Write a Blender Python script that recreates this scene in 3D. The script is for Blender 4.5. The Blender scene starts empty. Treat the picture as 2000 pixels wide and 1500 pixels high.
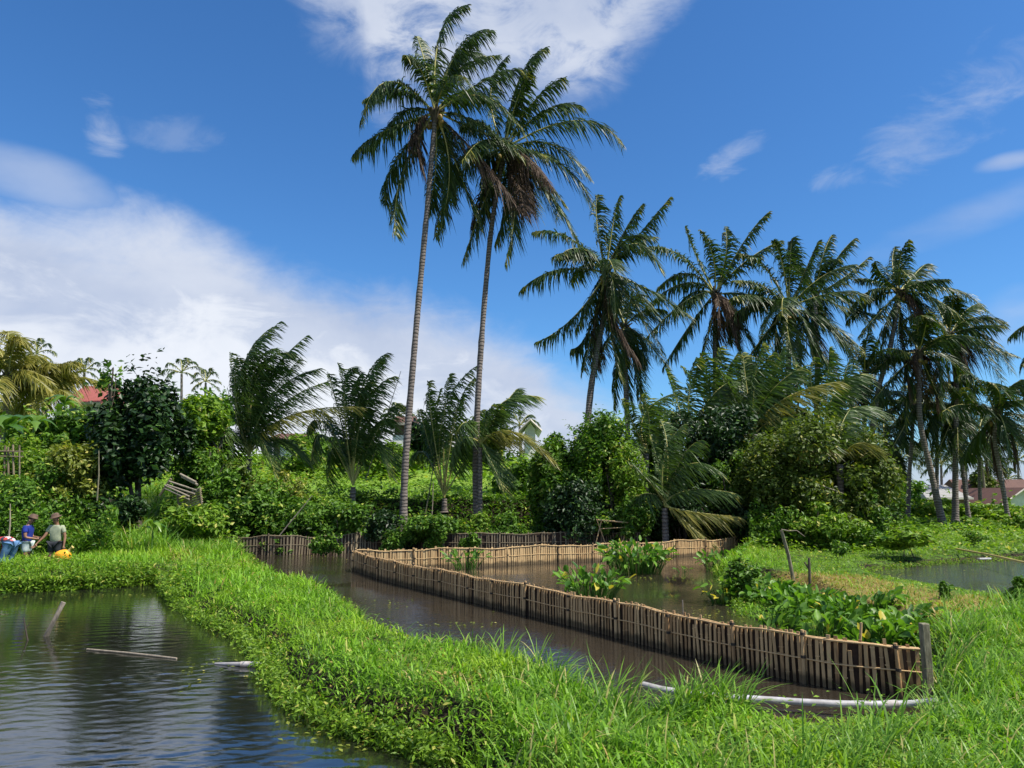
import bpy, math
import numpy as np
from mathutils import Vector
R = math.radians
rng = np.random.default_rng(7)
scene = bpy.context.scene

# ------------------------------------------------------------------ camera
CAM_H = 2.4
FPX = 1455.0
PITCH = math.atan(215.0 / FPX)
cam_d = bpy.data.cameras.new("camera"); cam = bpy.data.objects.new("camera", cam_d)
scene.collection.objects.link(cam)
cam_d.sensor_width = 36.0; cam_d.lens = 36.0 * FPX / 2000.0
cam_d.clip_start = 0.05; cam_d.clip_end = 6000
cam.location = (0, 0, CAM_H); cam.rotation_euler = (math.pi / 2 + PITCH, 0, 0)
scene.camera = cam

# ------------------------------------------------------------------ light
SUN_AZ, SUN_EL = R(112), R(56)          # azimuth clockwise from +Y (view direction)
to_sun = Vector((math.sin(SUN_AZ) * math.cos(SUN_EL), math.cos(SUN_AZ) * math.cos(SUN_EL), math.sin(SUN_EL)))
sl = bpy.data.lights.new("sun", 'SUN'); sun = bpy.data.objects.new("sun", sl)
scene.collection.objects.link(sun)
sl.energy = 4.9; sl.angle = R(0.5); sl.color = (1.0, 0.94, 0.84)
sun.rotation_euler = to_sun.to_track_quat('Z', 'Y').to_euler()
scene.view_settings.view_transform = 'Standard'
scene.view_settings.look = 'None'
scene.view_settings.gamma = 1.0
scene.view_settings.exposure = 0.56
scene.cycles.max_bounces = 6
scene.cycles.transparent_max_bounces = 4
scene.cycles.diffuse_bounces = 3
scene.cycles.glossy_bounces = 3
scene.cycles.use_denoising = True

cp, sp = math.cos(PITCH), math.sin(PITCH)
def ray(px, py):
    X = (px - 1000.0) / FPX; Y = (750.0 - py) / FPX
    return np.array([X, cp - Y * sp, sp + Y * cp])
def P(px, py, D):
    d = ray(px, py); d = d * (D / d[1]); return np.array([d[0], d[1], d[2] + CAM_H])
def G(px, py, z=0.0):
    d = ray(px, py); k = (z - CAM_H) / d[2]; return np.array([d[0] * k, d[1] * k, z])
def azel(px, py):
    d = ray(px, py); d = d / np.linalg.norm(d); return math.atan2(d[0], d[1]), math.asin(d[2])

# ------------------------------------------------------------------ world: sky texture with clouds by direction
W = bpy.data.worlds.new("World"); scene.world = W; W.use_nodes = True
nt = W.node_tree; nt.nodes.clear()
class NB:
    def __init__(s, nt): s.nt = nt
    def n(s, t, **kw):
        nd = s.nt.nodes.new(t)
        for k, v in kw.items(): setattr(nd, k, v)
        return nd
    def l(s, a, b): s.nt.links.new(a, b)
    def m(s, op, a, b=None, c=None, clamp=False):
        nd = s.n('ShaderNodeMath', operation=op); nd.use_clamp = clamp
        for i, v in enumerate((a, b, c)):
            if v is None: continue
            if isinstance(v, (int, float)): nd.inputs[i].default_value = v
            else: s.l(v, nd.inputs[i])
        return nd.outputs[0]
    def ss(s, v, a, b):
        nd = s.n('ShaderNodeMapRange', interpolation_type='SMOOTHSTEP')
        s.l(v, nd.inputs[0]); nd.inputs[1].default_value = a; nd.inputs[2].default_value = b
        return nd.outputs[0]
    def mix(s, f, a, b):
        nd = s.n('ShaderNodeMix', data_type='RGBA')
        for k, v in ((0, f), (6, a), (7, b)):
            if isinstance(v, (int, float)): nd.inputs[k].default_value = v
            elif isinstance(v, tuple): nd.inputs[k].default_value = (*v, 1) if len(v) == 3 else v
            else: s.l(v, nd.inputs[k])
        return nd.outputs[2]
    def noise(s, vec, scale, detail=6, rough=.55, dist=0.0):
        nd = s.n('ShaderNodeTexNoise'); s.l(vec, nd.inputs['Vector'])
        nd.inputs['Scale'].default_value = scale; nd.inputs['Detail'].default_value = detail
        nd.inputs['Roughness'].default_value = rough; nd.inputs['Distortion'].default_value = dist
        return nd.outputs[0]
B = NB(nt)
sky = B.n('ShaderNodeTexSky', sky_type='NISHITA'); sky.sun_disc = False
sky.sun_elevation = SUN_EL; sky.sun_rotation = SUN_AZ
sky.air_density = 1.0; sky.dust_density = 0.4; sky.ozone_density = 2.2; sky.altitude = 0
hs = B.n('ShaderNodeHueSaturation'); B.l(sky.outputs[0], hs.inputs['Color'])
hs.inputs['Saturation'].default_value = 1.14; hs.inputs['Value'].default_value = 1.08
tint = B.n('ShaderNodeMix', data_type='RGBA', blend_type='MULTIPLY'); tint.inputs[0].default_value = 1
B.l(hs.outputs[0], tint.inputs[6]); tint.inputs[7].default_value = (0.50, 0.79, 1.03, 1)
tc = B.n('ShaderNodeTexCoord'); sx = B.n('ShaderNodeSeparateXYZ'); B.l(tc.outputs['Generated'], sx.inputs[0])
az = B.m('ARCTAN2', sx.outputs[0], sx.outputs[1]); el = B.m('ARCSINE', sx.outputs[2])
cv = B.n('ShaderNodeCombineXYZ'); B.l(az, cv.inputs[0]); B.l(el, cv.inputs[1]); vec = cv.outputs[0]
mp = B.n('ShaderNodeMapping'); B.l(vec, mp.inputs[0]); mp.inputs['Scale'].default_value = (1, 2.2, 1); mp.inputs['Rotation'].default_value = (0, 0, R(18))
n1 = B.noise(vec, 5.0, 8, .6, .3); n2 = B.noise(mp.outputs[0], 9.0, 8, .62, .6); n3 = B.noise(mp.outputs[0], 3.2, 5, .5, .2)
def fcurve(pts):                                   # edge elevation as a function of azimuth
    nd = B.n('ShaderNodeFloatCurve')
    mr = B.n('ShaderNodeMapRange'); B.l(az, mr.inputs[0]); mr.inputs[1].default_value = -0.7; mr.inputs[2].default_value = 0.7
    B.l(mr.outputs[0], nd.inputs['Value'])
    ae = sorted(((azel(*p)[0] + .7) / 1.4, azel(*p)[1]) for p in pts)
    c = nd.mapping.curves[0]; nd.mapping.use_clip = False
    while len(c.points) < len(ae): c.points.new(.5, .5)
    for q, (a, e) in zip(c.points, ae): q.location = (a, e); q.handle_type = 'AUTO'
    nd.mapping.update(); return nd.outputs[0]
e1 = fcurve([(-150, 330), (0, 375), (150, 395), (400, 420), (560, 505), (700, 528), (850, 575), (980, 625), (1120, 720), (1300, 800), (1600, 850), (1850, 830), (2100, 800)])
wob1 = B.m('MULTIPLY', B.m('SUBTRACT', n1, .5), .12); wob2 = B.m('MULTIPLY', B.m('SUBTRACT', n2, .5), .07)
d1 = B.m('ADD', B.m('ADD', B.m('SUBTRACT', e1, el), wob1), wob2)
m1 = B.m('MULTIPLY', B.ss(d1, -.015, .075), B.ss(n2, .02, .36))
e2 = fcurve([(400, -400), (540, -60), (600, 40), (700, 110), (730, 190), (900, 215), (1060, 225), (1170, 215), (1250, 130), (1310, 30), (1400, -120), (1600, -400)])
d2 = B.m('ADD', B.m('ADD', B.m('SUBTRACT', el, e2), wob1), B.m('MULTIPLY', wob2, 1.3))
m2 = B.m('MULTIPLY', B.ss(d2, -.02, .09), B.ss(n2, .22, .56))
def wisp(px, py, rx, ry, rot, amt, noi, lo=.45, hi=.75):
    a0, e0 = azel(px, py); k = 1 / FPX * .93
    dx = B.m('SUBTRACT', az, a0); dy = B.m('SUBTRACT', el, e0); c, s_ = math.cos(R(rot)), math.sin(R(rot))
    u = B.m('ADD', B.m('MULTIPLY', dx, c / (rx * k)), B.m('MULTIPLY', dy, s_ / (rx * k)))
    v = B.m('SUBTRACT', B.m('MULTIPLY', dy, c / (ry * k)), B.m('MULTIPLY', dx, s_ / (ry * k)))
    r = B.m('ADD', B.m('MULTIPLY', u, u), B.m('MULTIPLY', v, v))
    f = B.m('SUBTRACT', 1.0, r, clamp=True)
    return B.m('MULTIPLY', B.ss(B.m('ADD', noi, B.m('MULTIPLY', B.m('SUBTRACT', f, 1.0), .42)), .30, .66), amt)
ws = [wisp(205, 255, 60, 110, 10, .5, n2, .3, .8), wisp(60, 345, 200, 70, -5, .45, n3, .2, .8),
      wisp(320, 255, 170, 60, 0, .22, n2, .25, .8), wisp(1410, 320, 150, 45, 22, .45, n2, .22, .75), wisp(1850, 220, 260, 110, 25, .4, n2, .25, .85),
      wisp(1960, 318, 90, 26, 0, .8, n3, .2, .6), wisp(1960, 640, 130, 90, 20, .6, n3, .2, .7), wisp(1840, 440, 300, 60, 12, .4, n3, .2, .8),
      wisp(1640, 350, 90, 40, 0, .35, n2, .25, .8), wisp(1980, 130, 90, 90, 0, .4, n2, .2, .7)]
mm = B.m('MAXIMUM', m1, m2)
for w in ws: mm = B.m('MAXIMUM', mm, w)
back = B.m('MULTIPLY', B.ss(B.m('ABSOLUTE', az), .75, 1.1), B.ss(n3, .5, .62)); mm = B.m('MAXIMUM', mm, back)
mm = B.m('MULTIPLY', mm, .95)
shade = B.ss(B.m('ADD', B.m('MULTIPLY', n3, .6), B.m('MULTIPLY', n1, .4)), .34, .62)
deep = B.ss(B.m('ADD', d1, B.m('MULTIPLY', B.m('SUBTRACT', n2, .5), .22)), .05, .17)
sh2 = B.m('MAXIMUM', B.m('MULTIPLY', deep, B.m('ADD', B.m('MULTIPLY', shade, .45), .55)), B.m('MULTIPLY', shade, .5))
ccol = B.mix(sh2, (3.2, 3.75, 5.0), (6.2, 6.4, 6.8))
col = B.mix(mm, tint.outputs[2], ccol)
bg = B.n('ShaderNodeBackground'); bg.inputs[1].default_value = 0.10; B.l(col, bg.inputs[0])
wo = B.n('ShaderNodeOutputWorld'); B.l(bg.outputs[0], wo.inputs[0])

# ------------------------------------------------------------------ helpers
C = scene.collection
class MB:
    def __init__(s): s.v = []; s.f = []; s.m = []; s.t = []; s.n = 0; s.sm = []
    def add(s, v, f, mat=0, tint=0.5, smooth=False):
        v = np.asarray(v, float).reshape(-1, 3); f = np.asarray(f, int)
        if len(f) == 0: return s
        s.v.append(v); s.f.append(f + s.n); s.m.append(np.full(len(f), mat)); s.sm.append(np.full(len(f), smooth))
        t = np.full(len(v), tint) if np.isscalar(tint) else np.asarray(tint); s.t.append(t)
        s.n += len(v); return s
    def tube(s, pts, rad, seg=8, mat=0, tint=.5, caps=True, smooth=True):
        pts = np.asarray(pts, float); n = len(pts); rad = np.broadcast_to(np.asarray(rad, float), (n,))
        T = np.gradient(pts, axis=0); T /= np.linalg.norm(T, axis=1)[:, None] + 1e-9
        ref = np.array([0, 0, 1.]) if abs(T[0, 2]) < .9 else np.array([1., 0, 0])
        A = np.cross(T, ref); A /= np.linalg.norm(A, axis=1)[:, None] + 1e-9; Bv = np.cross(T, A)
        th = np.linspace(0, 2 * np.pi, seg, endpoint=False)
        V = pts[:, None] + rad[:, None, None] * (np.cos(th)[None, :, None] * A[:, None] + np.sin(th)[None, :, None] * Bv[:, None])
        i = np.arange(n - 1)[:, None] * seg; j = np.arange(seg)[None]; k = (j + 1) % seg
        F = np.stack([i + j, i + k, i + seg + k, i + seg + j], -1).reshape(-1, 4)
        s.add(V, F, mat, tint, smooth)
        if caps:
            for e in (0, n - 1):
                ring = V[e]; c = ring.mean(0)[None]; tri = np.stack([np.arange(seg), (np.arange(seg) + 1) % seg, np.full(seg, seg)], -1)
                if e == 0: tri = tri[:, ::-1]
                s.add(np.vstack([ring, c]), tri, mat, tint)
        return s
    def box(s, c, sz, ax=None, mat=0, tint=.5):
        c = np.asarray(c, float); h = np.asarray(sz, float) / 2
        o = np.array([[x, y, z] for x in (-1, 1) for y in (-1, 1) for z in (-1, 1)]) * h
        if ax is not None: o = o @ np.asarray(ax, float)
        s.add(o + c, [[0, 1, 3, 2], [4, 6, 7, 5], [0, 4, 5, 1], [2, 3, 7, 6], [0, 2, 6, 4], [1, 5, 7, 3]], mat, tint); return s
    def ball(s, c, r, mat=0, tint=.5, nu=10, nv=7, noise=0.0):
        r = np.broadcast_to(np.asarray(r, float), (3,)); u = np.linspace(0, 2 * np.pi, nu, endpoint=False); w = np.linspace(0, np.pi, nv)
        V = np.stack([np.sin(w)[:, None] * np.cos(u), np.sin(w)[:, None] * np.sin(u), np.cos(w)[:, None] * np.ones(nu)], -1)
        if noise: V = V * (1 + noise * (rng.random((nv, nu, 1)) - .5))
        i = np.arange(nv - 1)[:, None] * nu; j = np.arange(nu)[None]; k = (j + 1) % nu
        s.add(V.reshape(-1, 3) * r + c, np.stack([i + j, i + nu + j, i + nu + k, i + k], -1).reshape(-1, 4), mat, tint, True); return s
    def build(s, name, mats, parent=None, kind=None):
        me = bpy.data.meshes.new(name); v = np.concatenate(s.v)
        off = np.array(parent_world(parent)) if parent is not None else np.zeros(3)
        v = v - off
        me.vertices.add(len(v)); me.vertices.foreach_set('co', v.astype(np.float32).ravel())
        tot = np.concatenate([np.full(len(f), f.shape[1]) for f in s.f]); idx = np.concatenate([f.ravel() for f in s.f])
        st = np.concatenate([[0], np.cumsum(tot)[:-1]])
        me.loops.add(len(idx)); me.loops.foreach_set('vertex_index', idx.astype(np.int32))
        me.polygons.add(len(tot)); me.polygons.foreach_set('loop_start', st.astype(np.int32)); me.polygons.foreach_set('loop_total', tot.astype(np.int32))
        me.polygons.foreach_set('material_index', np.concatenate(s.m).astype(np.int32)); me.polygons.foreach_set('use_smooth', np.concatenate(s.sm))
        me.update(calc_edges=True)
        a = me.attributes.new('tint', 'FLOAT', 'POINT'); a.data.foreach_set('value', np.concatenate(s.t).astype(np.float32))
        for m in (mats if isinstance(mats, (list, tuple)) else [mats]): me.materials.append(m)
        o = bpy.data.objects.new(name, me); C.objects.link(o)
        if parent is not None: o.parent = parent
        if kind: o['kind'] = kind
        return o
PW = {}
def parent_world(p):
    return PW.get(p.name, tuple(p.location))
def thing(name, label, cat, loc=(0, 0, 0), group=None):
    o = bpy.data.objects.new(name, None); C.objects.link(o); o.empty_display_size = .3
    o.location = loc; o['label'] = label; o['category'] = cat
    if group: o['group'] = group
    PW[o.name] = tuple(float(q) for q in loc); return o
def tag(o, label, cat, group=None):
    o['label'] = label; o['category'] = cat
    if group: o['group'] = group
    return o

def mat_new(name):
    m = bpy.data.materials.new(name); m.use_nodes = True; m.node_tree.nodes.clear(); return m, NB(m.node_tree)
def leaf_mat(name, c0, c1, c2=None, rough=.45, trans=.3, spec=.35, patch=None):
    m, b = mat_new(name)
    at = b.n('ShaderNodeAttribute', attribute_name='tint'); f = at.outputs['Fac']
    rp = b.n('ShaderNodeValToRGB'); b.l(f, rp.inputs[0]); e = rp.color_ramp.elements
    e[0].color = (*c0, 1); e[1].color = (*c1, 1)
    if c2: e[1].position = .93; q = e.new(1.0); q.color = (*c2, 1)
    colo = rp.outputs[0]
    if patch:
        g = b.n('ShaderNodeNewGeometry'); nz = b.noise(g.outputs['Position'], patch[0], 4, .6)
        colo = b.mix(b.ss(nz, .42, .68), colo, patch[1])
        mx = colo.node; 
        if len(patch) > 2: 
            f2 = b.m('MULTIPLY', b.ss(nz, .42, .68), patch[2]); b.l(f2, mx.inputs[0])
    pr = b.n('ShaderNodeBsdfPrincipled'); b.l(colo, pr.inputs['Base Color']); pr.inputs['Roughness'].default_value = rough
    pr.inputs['Specular IOR Level'].default_value = spec
    tr = b.n('ShaderNodeBsdfTranslucent'); tcx = b.n('ShaderNodeMix', data_type='RGBA', blend_type='MULTIPLY'); tcx.inputs[0].default_value = 1
    b.l(colo, tcx.inputs[6]); tcx.inputs[7].default_value = (1.5, 1.6, .6, 1); b.l(tcx.outputs[2], tr.inputs[0])
    mx = b.n('ShaderNodeMixShader'); mx.inputs[0].default_value = trans; b.l(pr.outputs[0], mx.inputs[1]); b.l(tr.outputs[0], mx.inputs[2])
    o = b.n('ShaderNodeOutputMaterial'); b.l(mx.outputs[0], o.inputs[0]); return m
def solid(name, c, c2=None, rough=.7, scale=6, bump=.0, spec=.4, stretch=(1, 1, 1), tint_mix=None, wet=False):
    m, b = mat_new(name); tcn = b.n('ShaderNodeTexCoord'); mp_ = b.n('ShaderNodeMapping'); b.l(tcn.outputs['Object'], mp_.inputs[0])
    mp_.inputs['Scale'].default_value = stretch; nz = b.noise(mp_.outputs[0], scale, 8, .65)
    colo = b.mix(b.ss(nz, .35, .65), c, c2 or tuple(x * .75 for x in c))
    if tint_mix:
        at = b.n('ShaderNodeAttribute', attribute_name='tint'); colo = b.mix(at.outputs['Fac'], colo, tint_mix)
    if wet:
        g = b.n('ShaderNodeNewGeometry'); sz = b.n('ShaderNodeSeparateXYZ'); b.l(g.outputs['Position'], sz.inputs[0]); n5 = b.noise(g.outputs['Position'], 5, 4, .6)
        colo = b.mix(b.m('MULTIPLY', b.ss(b.m('SUBTRACT', sz.outputs[2], b.m('MULTIPLY', n5, .22)), .06, -.05), .8), colo, (.045, .035, .018)); colo = b.mix(b.m('MULTIPLY', b.ss(n5, .55, .75), .35), colo, (.10, .085, .055))
    pr = b.n('ShaderNodeBsdfPrincipled'); b.l(colo, pr.inputs['Base Color']); pr.inputs['Roughness'].default_value = rough
    pr.inputs['Specular IOR Level'].default_value = spec
    if bump:
        bp = b.n('ShaderNodeBump'); bp.inputs['Strength'].default_value = bump; bp.inputs['Distance'].default_value = .02; b.l(nz, bp.inputs['Height']); b.l(bp.outputs[0], pr.inputs['Normal'])
    o = b.n('ShaderNodeOutputMaterial'); b.l(pr.outputs[0], o.inputs[0]); return m

M = {}
M['grass'] = leaf_mat('grass_blades', (.04, .12, .008), (.26, .49, .034), (.46, .48, .12), .48, .36, .25, (.55, (.28, .40, .028), .6))
M['grass_dry'] = leaf_mat('dry_grass', (.20, .19, .04), (.42, .30, .10), None, .6, .3)
M['tallgrass'] = leaf_mat('tall_grass_blades', (.06, .16, .015), (.22, .38, .045), (.42, .38, .14), .45, .35, .3)
M['frond'] = leaf_mat('palm_leaflets', (.008, .026, .009), (.065, .115, .018), (.22, .21, .03), .46, .26, .38)
M['frond_y'] = leaf_mat('young_palm_leaflets', (.014, .045, .012), (.11, .18, .035), (.34, .33, .08), .46, .32, .4)
M['frond_dead'] = leaf_mat('dead_palm_leaflets', (.035, .022, .014), (.10, .06, .035), None, .7, .15)
M['frond_yel'] = leaf_mat('yellowing_palm_leaflets', (.10, .12, .02), (.30, .26, .05), None, .45, .3)
M['rachis'] = solid('frond_midrib', (.30, .31, .08), (.42, .36, .12), .45, 3)
M['rachis_dead'] = solid('dead_midrib', (.12, .075, .04), None, .8, 3)
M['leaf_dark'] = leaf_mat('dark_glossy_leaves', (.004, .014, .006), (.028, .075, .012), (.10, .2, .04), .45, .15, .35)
M['leaf_mid'] = leaf_mat('mid_green_leaves', (.012, .045, .005), (.14, .28, .024), (.34, .40, .07), .5, .3, .3)
M['leaf_light'] = leaf_mat('light_green_leaves', (.03, .09, .008), (.23, .37, .03), (.42, .42, .09), .5, .35, .3)
M['leaf_olive'] = leaf_mat('olive_leaves', (.018, .04, .006), (.14, .20, .024), (.33, .32, .08), .5, .28, .3)
M['leaf_yellow'] = leaf_mat('yellowish_leaves', (.07, .10, .012), (.27, .31, .05), (.5, .45, .12), .5, .35, .35)
M['paddle'] = leaf_mat('water_plant_leaves', (.03, .10, .01), (.17, .33, .035), (.5, .42, .05), .45, .33, .35)
M['banana'] = leaf_mat('banana_leaves', (.05, .13, .02), (.15, .26, .03), None, .3, .35, .5)
M['bark'] = solid('tree_bark', (.11, .09, .065), (.05, .04, .03), .9, 8, .4, stretch=(1, 1, .3))
M['bamboo'] = solid('weathered_bamboo', (.42, .25, .11), (.22, .12, .05), .75, 5, .3, stretch=(6, 6, 1), tint_mix=(.62, .42, .21), wet=True)
M['bamboo_tan'] = solid('dry_tan_bamboo', (.40, .25, .11), (.26, .15, .065), .7, 5, .3, stretch=(6, 6, 1), tint_mix=(.58, .41, .20), wet=True)
M['bamboo_old'] = solid('old_grey_bamboo', (.16, .125, .08), (.07, .05, .032), .85, 5, .3, stretch=(6, 6, 1), tint_mix=(.26, .21, .13))
M['lash'] = solid('dark_lashing', (.05, .04, .03), None, .9, 9)
M['net_gap_shade'] = solid('fence_net_and_gap_shade', (.045, .025, .014), (.025, .014, .008), .9, 14, .2)  # brown of the near net, also the dark sheet painting shade in fence gaps
M['pvc'] = solid('grey_white_pvc', (.50, .49, .51), (.30, .28, .27), .35, 3, 0, .5)
M['pvc_joint'] = solid('pipe_joint', (.5, .47, .46), (.3, .26, .22), .5, 9)
M['pole_yellow'] = solid('yellow_bamboo', (.5, .42, .14), (.36, .28, .08), .5, 4)
M['pale_wood'] = solid('bleached_wood', (.32, .27, .2), (.18, .15, .11), .7, 7, .3, stretch=(5, 5, 1))
M['grey_wood'] = solid('grey_post_wood', (.22, .20, .13), (.11, .10, .06), .85, 7, .5, stretch=(4, 4, 1))
M['dark_wood'] = solid('dark_wet_wood', (.06, .045, .03), (.03, .022, .015), .7, 7, .3)

def trunk_mat():
    m, b = mat_new('coconut_trunk'); tcn = b.n('ShaderNodeTexCoord')
    sxx = b.n('ShaderNodeSeparateXYZ'); b.l(tcn.outputs['Object'], sxx.inputs[0])
    nz = b.noise(tcn.outputs['Object'], 1.4, 4, .6); nf = b.noise(tcn.outputs['Object'], 14, 6, .7)
    zz = b.m('ADD', b.m('MULTIPLY', sxx.outputs[2], 42.0), b.m('MULTIPLY', nz, 16.0))
    s = b.m('SINE', zz); f = b.ss(b.m('ADD', s, b.m('MULTIPLY', b.m('SUBTRACT', nf, .5), 1.8)), -.2, 1.0)
    base = b.mix(b.ss(nz, .4, .65), (.21, .175, .15), (.15, .125, .105))
    colo = b.mix(f, base, (.085, .068, .058)); colo = b.mix(b.m('MULTIPLY', b.ss(nf, .55, .75), .5), colo, (.32, .29, .25))
    pr = b.n('ShaderNodeBsdfPrincipled'); b.l(colo, pr.inputs['Base Color']); pr.inputs['Roughness'].default_value = .85
    bp = b.n('ShaderNodeBump'); bp.inputs['Strength'].default_value = .7; bp.inputs['Distance'].default_value = .03; b.l(b.m('ADD', b.m('MULTIPLY', f, -1.0), nf), bp.inputs['Height']); b.l(bp.outputs[0], pr.inputs['Normal'])
    o = b.n('ShaderNodeOutputMaterial'); b.l(pr.outputs[0], o.inputs[0]); return m
M['trunk'] = trunk_mat()

def nrm(v): v = np.asarray(v, float); return v / (np.linalg.norm(v, axis=-1, keepdims=True) + 1e-9)
def bez(p0, p1, p2, n=20):
    t = np.linspace(0, 1, n)[:, None]; return (1 - t) ** 2 * p0 + 2 * t * (1 - t) * p1 + t * t * p2
def through(p0, pm, p2, n=20):          # quadratic curve passing through pm near t=.5
    return bez(p0, 2 * pm - (p0 + p2) / 2, p2, n)
def sstep(a, b, x):
    t = np.clip((x - a) / (b - a), 0, 1); return t * t * (3 - 2 * t)

# ------------------------------------------------------------------ terrain
def poly(pts, z=0.0): return np.array([G(a, b, z)[:2] for a, b in pts])
left_pond = poly([(-300, 1165), (0, 1158), (120, 1153), (240, 1146), (312, 1140), (345, 1185), (400, 1222), (470, 1250), (505, 1285), (525, 1330), (575, 1390), (665, 1432), (780, 1462), (880, 1500)])
left_pond = np.vstack([left_pond, [[-.1, 5.4], [.3, 4.6], [.6, 2.5], [-.6, .5], [-3, -2], [-12, -3], [-17, 8], [-20, 15]]])
NEARB = [G(a, b, .60)[:2] for a, b in [(520, 1090), (610, 1108), (690, 1136)]] + [G(a, b, .50)[:2] for a, b in [(735, 1172), (775, 1204), (860, 1228)]] + [G(a, b, .42)[:2] for a, b in [(960, 1240), (1050, 1275), (1180, 1322), (1270, 1356)]] + [G(a, b, .12)[:2] for a, b in [(1330, 1392), (1400, 1412), (1480, 1432), (1580, 1446), (1700, 1436), (1795, 1404), (1824, 1355)]]
mid_pond = poly([(430, 1076), (480, 1090), (1790, 1295), (1700, 1265), (1560, 1232), (1450, 1205), (1425, 1165), (1400, 1120), (1440, 1090), (1458, 1072), (1400, 1066), (1240, 1069), (1100, 1071), (900, 1074), (700, 1075)])
mid_pond = np.vstack([mid_pond[:2], NEARB, mid_pond[2:]])
right_pond = poly([(1690, 1118), (1780, 1108), (1870, 1101), (2000, 1094), (2150, 1096), (2260, 1125), (2100, 1172), (1990, 1190), (1920, 1172), (1860, 1160), (1800, 1150), (1730, 1136)])
marsh = poly([(1440, 1130), (1560, 1140), (1640, 1185), (1760, 1235), (1800, 1262), (1800, 1290), (1700, 1270), (1560, 1240), (1440, 1210), (1400, 1160)], .05)
side_pit = poly([(-350, 1110), (140, 1098), (160, 1080), (-300, 1080)], .25)
def sdist(pg, x, y):
    P2 = np.stack([x, y], -1).astype(float); d = np.full(x.shape, 1e9); ins = np.zeros(x.shape, bool)
    n = len(pg)
    for i in range(n):
        a = pg[i]; b = pg[(i + 1) % n]; e = b - a; w = P2 - a
        t = np.clip((w @ e) / (e @ e), 0, 1); q = w - t[..., None] * e; d = np.minimum(d, (q ** 2).sum(-1))
        c = ((a[1] > P2[..., 1]) != (b[1] > P2[..., 1])); xx = a[0] + (P2[..., 1] - a[1]) * e[0] / (e[1] if abs(e[1]) > 1e-12 else 1e-12)
        ins ^= c & (P2[..., 0] < xx)
    d = np.sqrt(d); return np.where(ins, -d, d)
_ph = rng.random((14, 2)) * 6.28; _fr = rng.normal(size=(14, 2)) * np.array([.4, .8, 1.1, 1.6, 2.1, 2.8, 3.4, .25, .6, 1.3, 4.2, 5, 6, 3])[:, None]
def wob(x, y):
    s = 0
    for (a, b), (fx, fy) in zip(_ph, _fr): s = s + np.sin(x * fx + y * fy + a) / (1 + .6 * math.hypot(fx, fy))
    return s / 4
def pondsd(x, y):
    return np.minimum(np.minimum(sdist(left_pond, x, y), sdist(mid_pond, x, y)), sdist(right_pond, x, y))
def height(x, y, sd=None):
    x = np.asarray(x, float); y = np.asarray(y, float)
    if sd is None: sd = pondsd(x, y)
    wbl = wob(x, y)
    right = sstep(0, 3, x - (.0 + .35 * (y - 6)))                       # low flat land right of the pen
    bank = .42 + .08 * wbl - .14 * right * sstep(12, 18, y)
    h = -.55 + (bank + .55) * sstep(-.55, .55, sd + .12 * wbl)
    pit = sdist(side_pit, x, y); h = np.where(sd > .3, h - .2 * sstep(.6, -.3, pit), h)
    # terrace with a dark bank and a rising field behind the old fence, left and centre
    lim = 1 - sstep(3, 12, x - .12 * (y - 38))
    lim_l = .35 + .65 * sstep(-14, -8, x)
    h = np.where(sdist(marsh, x, y) < .3, np.minimum(h, .03 + .3 * sstep(-.1, .3, sdist(marsh, x, y))), h)
    t = sstep(37.2, 38.6, y + .35 * wbl) * 1.75 + sstep(40, 66, y) * 3.2
    t2 = sstep(27, 46, y) * 2.9 + sstep(46, 90, y) * 4.0
    h = h + (t * lim_l + t2 * (1 - lim_l)) * lim + .05 * wbl * sstep(10, 40, y)
    return h
def H(x, y): return float(height(np.array([x]), np.array([y]))[0])

xs = np.concatenate([[-1500, -700, -350, -180, -110, -75], np.arange(-55, -18, 1.0), np.arange(-18, 20, .16), np.arange(20, 60, 1.0), [75, 110, 180, 350, 700, 1500]])
ys = np.concatenate([[-300, -100, -40, -20, -10], np.arange(-6, 3, .6), np.arange(3, 40, .16), np.arange(40, 90, .8), [95, 105, 120, 150, 200, 300, 500, 900, 1600, 3000]])
dry_poly = poly([(1540, 1118), (1680, 1128), (1800, 1152), (1900, 1176), (1980, 1205), (1850, 1222), (1740, 1198), (1620, 1165), (1540, 1145)], .3)
def dry_w(x, y): return sstep(.6, -.4, sdist(dry_poly, x, y) + .5 * wob(x * 2, y * 2))
XX, YY = np.meshgrid(xs, ys); SD = pondsd(XX, YY); ZZ = height(XX, YY, SD)
nx, ny = len(xs), len(ys)
ii = np.arange(ny - 1)[:, None] * nx; jj = np.arange(nx - 1)[None]
mb = MB(); mb.add(np.stack([XX, YY, ZZ], -1), np.stack([ii + jj, ii + jj + 1, ii + nx + jj + 1, ii + nx + jj], -1).reshape(-1, 4), tint=dry_w(XX, YY).ravel(), smooth=True)
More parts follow.
